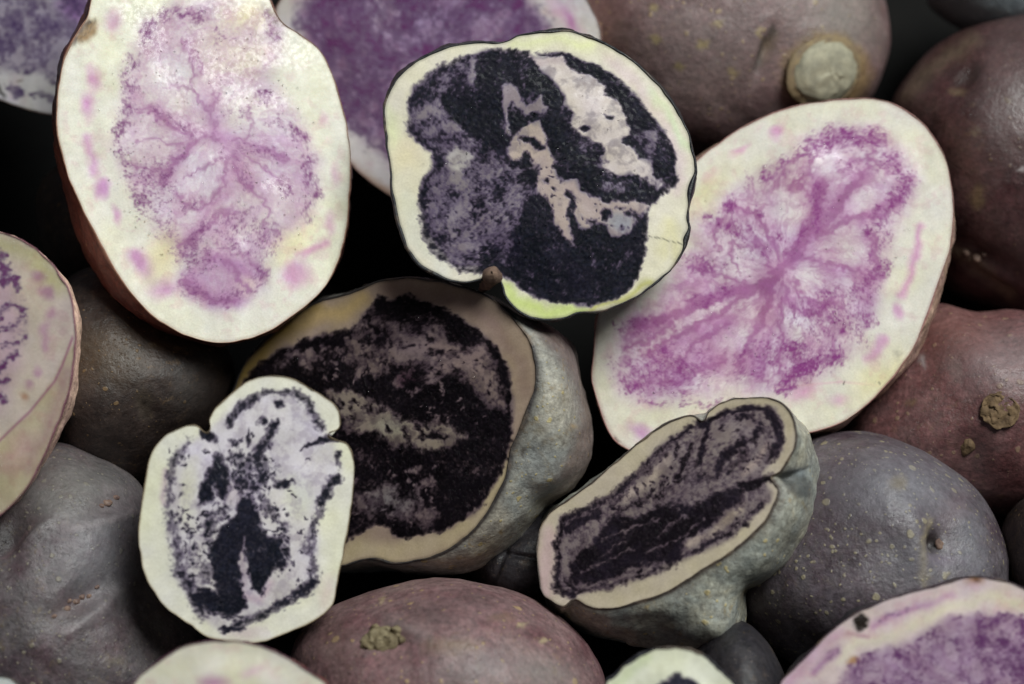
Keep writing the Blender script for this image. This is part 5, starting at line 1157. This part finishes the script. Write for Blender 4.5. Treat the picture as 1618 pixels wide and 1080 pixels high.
# F9: lower right corner half
cut_potato(
    'half in the lower right corner with rosy rim and violet mottled core',
    (1100, 880, 0.3201),
    [(405, 640), (470, 560), (560, 460), (650, 375), (740, 305), (830, 250), (940, 205), (1080, 165), (1200, 130), (1340, 95), (1420, 92), (1520, 112), (1618, 150), (1800, 260), (1950, 450), (1990, 650), (1900, 900), (1650, 1090), (1300, 1140), (900, 1060), (600, 930), (440, 790)],
    (1200, 600), 1.6 * CM, (0.05, -0.05), 'night', M_FLESH_P, (222, 202, 204), (104, 58, 108),
    [('p', 'C', (186, 160, 180), 30, [(700, 640), (740, 560), (800, 500), (900, 460), (1050, 420), (1150, 350), (1250, 290), (1400, 275), (1618, 290), (1800, 400), (1850, 700), (1500, 950), (1000, 950), (750, 800)]),
     ('p', 'A', 0.36, 24, [(700, 640), (740, 560), (800, 500), (900, 460), (1050, 420), (1150, 350), (1250, 290), (1400, 275), (1618, 290), (1800, 400), (1850, 700), (1500, 950), (1000, 950), (750, 800)]),
     ('s', 'C', (228, 216, 200), 30, 26, [(720, 500), (800, 430), (950, 400), (1100, 320), (1250, 240), (1450, 200), (1618, 230)]), ('s', 'C', (212, 180, 196), 24, 30, [(430, 640), (560, 500), (700, 380)]), ('s', 'C', (176, 130, 172), 26, 16, [(580, 560), (640, 500), (700, 460)]), ('s', 'A', 0.42, 26, 14, [(560, 580), (640, 510), (690, 470)]), ('s', 'C', (190, 146, 184), 26, 14, [(880, 330), (960, 290), (1060, 250), (1150, 215)]), ('s', 'A', 0.4, 22, 10, [(900, 320), (1000, 275), (1080, 240)]), ('s', 'C', (206, 168, 194), 20, 10, [(1180, 210), (1260, 180)]),
     ('s', 'A', 0.62, 20, 14, [(820, 500), (900, 470), (870, 480)]), ('e', 'A', 0.75, 40, 1040, 500, 60, 34), ('s', 'A', 0.6, 26, 16, [(1300, 310), (1290, 400), (1270, 420)]), ('e', 'A', 0.66, 26, 1400, 390, 14, 34), ('e', 'A', 0.66, 30, 1600, 340, 40, 50), ('e', 'A', 0.6, 24, 1560, 460, 24, 20), ('e', 'A', 0.62, 40, 1420, 610, 50, 30), ('e', 'A', 0.58, 30, 1170, 400, 20, 40), ('e', 'A', 0.6, 24, 780, 590, 30, 30), ('e', 'A', 0.6, 24, 1190, 580, 20, 20),
     ('e', 'K', 1.0, 12, 815, 318, 40, 48), ('e', 'C', (150, 150, 140), 6, 795, 320, 10, 20), ('e', 'C', (190, 146, 100), 12, 768, 515, 24, 18), ('e', 'C', (168, 112, 60), 26, 1370, 120, 40, 22), ('e', 'K', 0.8, 10, 1385, 98, 24, 12), ('s', 'C', (196, 160, 170), 14, 10, [(740, 370), (860, 400)])],
    thick=0.026, lip=4.0, lip_col=(52, 30, 44), k=0.34, grain=(1.2, 5.0), warp=5, n=420, nr=130, seed=81, mod=1.3, zone=Z9, cloud=((156, 122, 152), 0.6, 20, 0.3), vein=(1400, 700, (140, 92, 138), 0.5, 6.0), veil=0.5, halo=((130, 86, 130), 0.2))

# F10: pale slice bottom left
cut_potato(
    'smooth pale cream half with thin violet skin line at the bottom edge',
    (0, 680, 0.3704),
    [(565, 1085), (640, 1010), (740, 940), (840, 905), (945, 893), (1060, 905), (1180, 945), (1300, 1015), (1400, 1090), (1470, 1240), (1400, 1420), (1150, 1530), (850, 1530), (600, 1430), (510, 1260)],
    (980, 1200), 3.0 * CM, (0.05, -0.02), 'red', M_FLESH_P, (232, 226, 210), (150, 84, 140),
    [('e', 'C', (190, 136, 172), 24, 915, 1075, 60, 20), ('e', 'C', (226, 196, 208), 20, 1070, 1030, 30, 16, -20), ('e', 'C', (214, 180, 200), 60, 950, 1250, 250, 140), ('e', 'A', 0.5, 60, 950, 1250, 200, 100)],
    thick=0.02, lip=2.6, lip_col=(104, 60, 84), k=0.25, n=320, nr=80, seed=91, warp=5)

# F11: small bright slice bottom centre
cut_potato(
    'small pale green-white half with black core peeking over the bottom edge right of centre',
    (900, 960, 0.2225),
    [(245, 545), (310, 470), (400, 385), (500, 320), (620, 285), (740, 275), (850, 288), (950, 325), (1040, 400), (1120, 475), (1190, 560), (1260, 800), (1150, 1040), (800, 1150), (420, 1080), (220, 820)],
    (740, 720), 2.4 * CM, (0.0, -0.04), 'night', M_FLESH_D, (236, 236, 214), (40, 40, 52),
    [('s', 'C', (222, 228, 192), 40, 40, [(330, 540), (430, 440), (540, 360)]), ('p', 'C', (150, 140, 146), 14, [(640, 530), (700, 490), (780, 475), (850, 490), (920, 540), (1000, 700), (960, 900), (740, 960), (520, 880), (520, 680)]), ('p', 'D', 0.85, 14, [(640, 530), (700, 490), (780, 475), (850, 490), (920, 540), (1000, 700), (960, 900), (740, 960), (520, 880), (520, 680)])],
    thick=0.018, lip=6.0, lip_col=(40, 40, 48), k=0.14, n=320, nr=80, seed=101, warp=4)

# F12: top left corner half
cut_potato(
    'grey-violet blurred half in the top left corner behind the upright half',
    (0, 0, 0.2036),
    [(-200, 700), (-20, 765), (200, 850), (420, 893), (640, 840), (800, 600), (900, 250), (900, -250), (650, -700), (150, -950), (-450, -850), (-900, -400), (-900, 100), (-600, 480)],
    (100, 0), -0.9 * CM, (-0.08, -0.05), 'buff', M_FLESH_P, (206, 202, 208), (70, 48, 92),
    [('p', 'C', (160, 150, 168), 50, [(-200, 500), (60, 545), (250, 560), (420, 600), (600, 500), (750, 200), (700, -300), (200, -750), (-400, -650), (-700, -100), (-500, 350)]), ('p', 'A', 0.38, 70, [(-200, 480), (60, 525), (250, 520), (420, 620), (600, 500), (750, 200), (700, -300), (200, -750), (-400, -650), (-700, -100), (-500, 350)]),
     ('e', 'A', 0.74, 50, 350, 500, 60, 40), ('e', 'A', 0.6, 80, 60, 480, 80, 60), ('e', 'A', 0.7, 40, 220, 545, 30, 20), ('e', 'A', 0.66, 60, 100, 400, 50, 70), ('e', 'A', 0.6, 60, 420, 580, 50, 50), ('e', 'C', (150, 110, 168), 90, 600, 60, 120, 120), ('e', 'A', 0.5, 90, 600, 60, 80, 80),
     ('e', 'A', 0.62, 34, 150, 710, 50, 30, 25), ('e', 'A', 0.62, 34, 340, 750, 70, 24, 10), ('e', 'A', 0.56, 30, 80, 680, 24, 20), ('e', 'C', (112, 96, 72), 14, 170, 650, 26, 10, -25), ('e', 'K', 0.9, 14, 0, 690, 26, 60)],
    thick=0.024, lip=3, lip_col=(70, 50, 50), k=0.45, grain=(1.0, 6.0), warp=6, n=320, nr=90, seed=111, mod=1.2)

# F13: pale sliver at the bottom left corner
cut_potato(
    'pale blue-white sliver of a half in the extreme bottom left corner',
    (0, 680, 0.3704),
    [(-160, 1075), (-60, 1045), (20, 1052), (80, 1078), (125, 1120), (140, 1250), (60, 1400), (-150, 1420), (-280, 1250)],
    (-60, 1240), 2.2 * CM, (0.0, -0.02), 'night', M_FLESH_P, (206, 210, 208), (120, 70, 120), [('e', 'A', 0.5, 40, -60, 1260, 100, 80)],
    thick=0.018, lip=3, lip_col=(70, 66, 70), n=240, nr=60, seed=121)

# ------------------------------------------------------------------ whole potatoes
w1 = whole_potato('brownish mauve whole potato with a pale round stem scar and dark slit at the top',
                  [(880, 60), (920, -60), (1030, -130), (1180, -150), (1310, -110), (1382, -30), (1403, 40), (1394, 100), (1360, 165), (1290, 225), (1170, 255), (1030, 245), (930, 170)], -3.2 * CM, 'mauve', front=0.026, back=0.026,
                  dents=[(1208, 82, 10, 40, 22, 0.0022), (1225, 90, 30, 60, 20, 0.0012), (1300, 118, 95, 85, 0, -0.0022)],
                  tints=[('s', 0.95, (20, 14, 14), 5, 6, [(1220, 48), (1205, 75), (1194, 110)]), ('e', 0.6, (140, 138, 130), 60, 1330, 30, 60, 60), ('e', 0.5, (130, 120, 116), 90, 1130, 80, 120, 90), ('e', 0.5, (84, 62, 54), 60, 960, 60, 40, 80), ('e', 0.6, (128, 108, 80), 10, 1216, 76, 6, 18, 20),  # large pale ellipses paint light on the skin, strongest at upper right
                         ('e', 0.8, (160, 142, 104), 3, 1135, 40, 8, 8), ('e', 0.8, (160, 142, 104), 3, 1110, 70, 8, 8), ('e', 0.8, (160, 142, 104), 3, 1037, 62, 7, 7), ('e', 0.8, (160, 142, 104), 3, 1075, 103, 7, 8), ('e', 0.8, (160, 142, 104), 3, 1160, 110, 8, 7), ('e', 0.8, (160, 142, 104), 3, 1033, 12, 7, 7), ('e', 0.8, (160, 142, 104), 3, 1196, 52, 7, 7), ('e', 0.7, (150, 124, 80), 12, 1300, 112, 66, 60)], seed=2)
o = blob(w1, 'stem_scar', 1304, 116, 62, 54, -10, 30, M_STUB, 3, 0.2, 0.10, flat=0.7)
o = blob(w1, 'scar_ring', 1302, 112, 72, 62, -10, 14, M_RING, 8, 0.2, 0.10, flat=1.0)
o['label'] = 'ochre corky ring round the stem scar'
w2 = whole_potato('dark plum whole potato with an eye bud at the right edge, upper one of two',
                  [(1405, 190), (1440, 112), (1490, 66), (1560, 36), (1640, 25), (1760, 60), (1830, 180), (1830, 330), (1760, 450), (1640, 497), (1560, 485), (1480, 440), (1425, 330)], -3.3 * CM, 'russet', front=0.030, back=0.026,
                  dents=[(1525, 118, 16, 30, 30, 0.0016), (1540, 405, 40, 16, 35, 0.0016), (1560, 430, 60, 12, 35, -0.0012), (1575, 450, 50, 8, 30, 0.001)],
                  tints=[('e', 0.7, (42, 30, 28), 16, 1525, 118, 14, 22, 30), ('s', 0.6, (122, 106, 84), 9, 8, [(1505, 395), (1540, 425), (1600, 470)]), ('s', 0.5, (118, 104, 84), 14, 10, [(1430, 150), (1480, 100), (1540, 60)]), ('e', 0.5, (128, 110, 110), 50, 1600, 150, 40, 90), ('e', 0.6, (120, 100, 70), 6, 1545, 310, 10, 18), ('e', 0.8, (190, 180, 180), 3, 1616, 267, 6, 4), ('e', 0.5, (150, 136, 110), 5, 1594, 156, 5, 5), ('e', 0.5, (150, 136, 110), 5, 1542, 208, 5, 5), ('e', 0.4, (150, 130, 100), 6, 1510, 145, 12, 6)], seed=5)  # large pale ellipse by the right edge paints the lit side
for x, y, r in ((1530, 398, 7), (1543, 410, 9), (1552, 402, 6)):
    blob(w2, 'eye_bud', x, y, r, r * 0.8, 20, r * 1.2, M_BUD, int(x), 0.2, 0.25, 14, 8)
w3 = whole_potato('reddish brown whole potato with a brown scab patch at the right edge',
                  [(1330, 700), (1370, 600), (1420, 530), (1475, 478), (1545, 492), (1620, 494), (1720, 520), (1790, 620), (1780, 740), (1700, 815), (1600, 815), (1480, 800), (1380, 770)], -2.9 * CM, 'rosy', front=0.026, back=0.026,
                  dents=[(1540, 520, 60, 26, 30, 0.0016), (1530, 715, 30, 36, 0, 0.0014), (1610, 590, 90, 70, 0, -0.002)],
                  tints=[('e', 0.6, (150, 136, 138), 50, 1590, 570, 60, 40), ('e', 0.4, (120, 80, 72), 50, 1500, 520, 60, 40), ('e', 0.5, (190, 184, 184), 4, 1455, 570, 4, 7), ('e', 0.5, (120, 98, 66), 5, 1438, 635, 6, 6), ('e', 0.4, (40, 28, 26), 30, 1530, 720, 30, 40), ('e', 0.4, (130, 116, 112), 8, 1508, 585, 12, 20)], seed=6)  # large pale ellipse is a painted highlight
o = blob(w3, 'scab', 1578, 648, 31, 29, 20, 3.5, M_SCAB, 12, 0.45, 0.2, 40, 18, flat=0.5)
o['label'] = 'rough brown scab patch'
blob(w3, 'eye_bud', 1530, 705, 12, 18, 20, 10, M_SCAB, 14, 0.3, 0.4, 14, 8)
w4 = whole_potato('slate grey whole potato freckled with pale dots beside the oblong half',
                  [(1285, 692), (1350, 682), (1420, 697), (1490, 730), (1545, 775), (1575, 830), (1590, 890), (1582, 960), (1540, 1040), (1440, 1090), (1300, 1070), (1200, 1010), (1150, 930), (1170, 820), (1215, 740)], -2.0 * CM, 'speck', front=0.027, back=0.026,
                  dents=[(1480, 855, 12, 20, -10, 0.0028), (1505, 858, 36, 40, 0, 0.0014), (1450, 850, 26, 60, 0, -0.0010), (1420, 800, 90, 30, 60, -0.001)],
                  tints=[('e', 0.95, (34, 22, 16), 6, 1481, 855, 12, 20, -10), ('s', 0.45, (176, 160, 118), 8, 5, [(1470, 820), (1456, 870), (1462, 930)]), ('e', 0.4, (120, 92, 98), 18, 1512, 800, 14, 26, 30), ('e', 0.45, (58, 44, 52), 50, 1320, 800, 60, 40), ('e', 0.4, (66, 50, 50), 30, 1350, 740, 40, 20), ('e', 0.55, (142, 142, 150), 50, 1430, 765, 80, 40), ('e', 0.35, (126, 126, 134), 40, 1440, 890, 50, 30), ('e', 0.5, (128, 130, 138), 30, 1535, 870, 16, 50), ('e', 0.4, (120, 106, 126), 14, 1495, 885, 20, 8), ('e', 0.5, (132, 118, 88), 10, 1418, 768, 12, 12)], seed=7)  # bluish pale ellipses paint the sheen into the skin colour
blob(w4, 'eye_bud', 1484, 862, 7, 10, -20, 4, M_DARKSTEM, 17, 0.3, 0.4, 14, 8)
w5 = whole_potato('mauve-brown whole potato with a corky sprout stub at the bottom edge, centre',
                  [(462, 1030), (505, 968), (590, 935), (690, 915), (790, 930), (862, 962), (922, 1012), (958, 1080), (950, 1160), (860, 1240), (700, 1260), (560, 1230), (475, 1140)], -1.0 * CM, 'mauve', front=0.026, back=0.026,
                  dents=[(604, 1012, 60, 30, 0, 0.0012), (640, 990, 40, 14, 20, -0.0012)],
                  tints=[('e', 0.5, (134, 128, 128), 40, 760, 1055, 60, 24), ('e', 0.6, (136, 132, 128), 30, 870, 1065, 40, 24), ('e', 0.5, (128, 120, 118), 16, 640, 992, 30, 10, 20), ('e', 0.4, (140, 118, 84), 12, 715, 1020, 40, 10), ('e', 0.5, (74, 54, 46), 40, 520, 1010, 30, 40), ('e', 0.6, (196, 180, 140), 3, 827, 985, 7, 4), ('e', 0.6, (196, 180, 140), 3, 863, 1012, 6, 5), ('e', 0.5, (190, 170, 130), 3, 603, 945, 4, 4), ('e', 0.5, (130, 106, 78), 10, 795, 976, 14, 5), ('e', 0.5, (66, 54, 54), 16, 735, 945, 22, 10), ('e', 0.5, (66, 54, 54), 16, 680, 970, 30, 12)], seed=8)  # the large pale ellipses low on the skin are painted highlights
o = blob(w5, 'sprout_stub', 602, 1014, 33, 22, -5, 14, M_SPROUT, 19, 0.2, 0.30, flat=0.55)
for x, y, r in ((592, 994, 8), (624, 998, 10), (632, 1012, 8), (578, 1018, 8)):
    blob(o_w := w5, 'sprout_flake', x, y, r, r * 0.8, 0, r * 1.4, M_SPROUT, int(x), 0.2, 0.5, 14, 8)
w6 = whole_potato('grey whole potato with two clusters of reddish eye buds in the bottom left corner',
                  [(-40, 760), (30, 720), (95, 700), (165, 725), (222, 768), (246, 850), (275, 940), (310, 1010), (330, 1090), (250, 1200), (100, 1260), (-80, 1230), (-160, 1050), (-120, 850)], -2.0 * CM, 'slate', front=0.028, back=0.03,
                  dents=[(172, 795, 34, 22, -15, 0.0018), (180, 818, 50, 10, -10, -0.0006), (128, 945, 60, 20, -32, 0.0018), (150, 968, 60, 11, -38, -0.0007), (15, 845, 24, 50, 30, 0.0030), (40, 850, 50, 10, -40, -0.001)],
                  tints=[('s', 0.5, (150, 130, 134), 7, 4, [(110, 832), (160, 825), (210, 812)]), ('s', 0.5, (140, 128, 130), 8, 5, [(100, 995), (150, 975), (190, 930)]), ('e', 0.5, (92, 66, 76), 16, 168, 796, 26, 16, -15), ('e', 0.5, (92, 70, 72), 14, 125, 950, 44, 14, -30), ('e', 0.5, (150, 150, 156), 70, 165, 865, 50, 70), ('e', 0.5, (130, 128, 122), 50, 110, 770, 70, 40), ('s', 0.6, (130, 104, 110), 8, 4, [(0, 872), (30, 845), (50, 825)]), ('e', 0.7, (28, 20, 22), 14, 12, 840, 14, 26, 30), ('e', 0.7, (36, 32, 26), 4, 81, 1063, 3, 10), ('e', 0.6, (36, 32, 26), 4, 200, 1060, 3, 6), ('e', 0.4, (110, 98, 70), 8, 182, 1045, 12, 6)], seed=9)  # large pale ellipse and ridge strokes paint highlights on the skin
for x, y, r in ((172, 796, 7), (162, 800, 5), (183, 786, 5), (120, 950, 6), (105, 960, 5), (132, 944, 5), (112, 950, 4), (138, 940, 4), (155, 928, 4), (85, 972, 4)):
    blob(w6, 'eye_bud', x, y, r * 1.15, r * 0.8, -25, r * 0.7, M_BUD, int(x), 0.15, 0.45, 14, 8)
w7 = whole_potato('dark brown-grey whole potato with an oval scar below the upright half',
                  [(70, 560), (90, 470), (140, 425), (210, 425), (285, 480), (345, 540), (370, 592), (352, 650), (300, 705), (235, 755), (160, 765), (95, 700)], -2.2 * CM, 'brown', front=0.026, back=0.025,
                  dents=[(228, 645, 14, 22, -10, 0.0009), (320, 560, 40, 40, 0, -0.0012)],
                  tints=[('e', 0.5, (92, 82, 70), 6, 228, 640, 14, 22, -10), ('e', 0.6, (52, 42, 36), 5, 230, 650, 8, 14, -10), ('e', 0.35, (98, 96, 94), 30, 300, 610, 30, 40), ('e', 0.4, (92, 74, 50), 40, 170, 560, 60, 40), ('e', 0.8, (20, 18, 18), 4, 117, 663, 6, 6), ('s', 0.4, (110, 90, 58), 8, 4, [(245, 540), (290, 555), (310, 550)])], seed=10)  # pale grey ellipse at right paints the lit patch
w8 = whole_potato('cracked black whole potato deep in the gap between the two dark halves',
                  [(735, 880), (765, 830), (830, 800), (890, 805), (930, 850), (925, 930), (850, 965), (770, 940)], -3.0 * CM, 'night', front=0.018, back=0.02, seed=12, n=160,
                  dents=[(800, 860, 5, 40, 60, 0.001), (830, 880, 5, 50, 100, 0.001), (790, 890, 5, 30, 20, 0.001)])
w9 = whole_potato('small charcoal whole potato below the oblong half near the bottom edge',
                  [(1090, 1050), (1140, 990), (1185, 990), (1225, 1035), (1246, 1100), (1210, 1165), (1140, 1180), (1090, 1130)], -0.6 * CM, 'night', front=0.02, back=0.022, seed=13, n=160)
w10 = whole_potato('dim brown whole potato at the right edge beside the freckled one',
                   [(1588, 870), (1602, 812), (1650, 780), (1720, 800), (1760, 900), (1700, 980), (1625, 970), (1595, 920)], -1.5 * CM, 'brown', front=0.02, back=0.025, seed=14, n=160)
w11 = whole_potato('blurred blue-grey whole potato in the top right corner',
                   [(1470, -10), (1500, -70), (1600, -110), (1700, -70), (1730, 10), (1660, 70), (1560, 60), (1500, 28)], -3.0 * CM, 'slate', front=0.018, back=0.02, seed=15, n=160, tints=[('e', 0.6, (136, 150, 156), 40, 1570, 0, 90, 60)])
w12 = whole_potato('very dark brown whole potato in the gap left of the upright half',
                   [(58, 330), (80, 272), (150, 250), (250, 300), (260, 420), (180, 455), (85, 430)], -3.0 * CM, 'brown', front=0.014, back=0.02, seed=16, n=160)


# dried stem stub where the black-cored half meets the shaded one
def stem_stub():
    a = at((779, 432), 2.15 * CM); b = at((762, 458), 0.9 * CM)
    org = b
    ax = (b - a); L = np.linalg.norm(ax); ax /= L
    e1 = np.cross(ax, FWD); e1 /= np.linalg.norm(e1); e2 = np.cross(ax, e1)
    V = []; n = 18; m = 14
    for i in range(m):
        t = i / (m - 1)
        r = 0.00012 * (9 * (1 - t) ** 1.5 + 6.0) * min(1.0, 0.15 + 3.2 * t ** 0.5)
        for k in range(n):
            th = 2 * math.pi * k / n
            V.append(a + ax * L * t + r * (math.cos(th) * e1 + math.sin(th) * e2))
    V = np.array(V)
    V += (np.stack([fbm3(V * 900, 3, 300 + q) for q in range(3)], 1) - 0.5) * 0.0012
    q = ring_faces(m, n)[:, ::-1]
    o = bpy.data.objects.new('dried_stem', mesh_np('dried_stem', V - org, q))
    o.data.materials.append(M_DARKSTEM)
    o.location = org
    col.objects.link(o)
    o['label'] = 'short shrivelled brown stem stub wedged in the notch of the black-cored half'
    o['category'] = 'stem'


stem_stub()
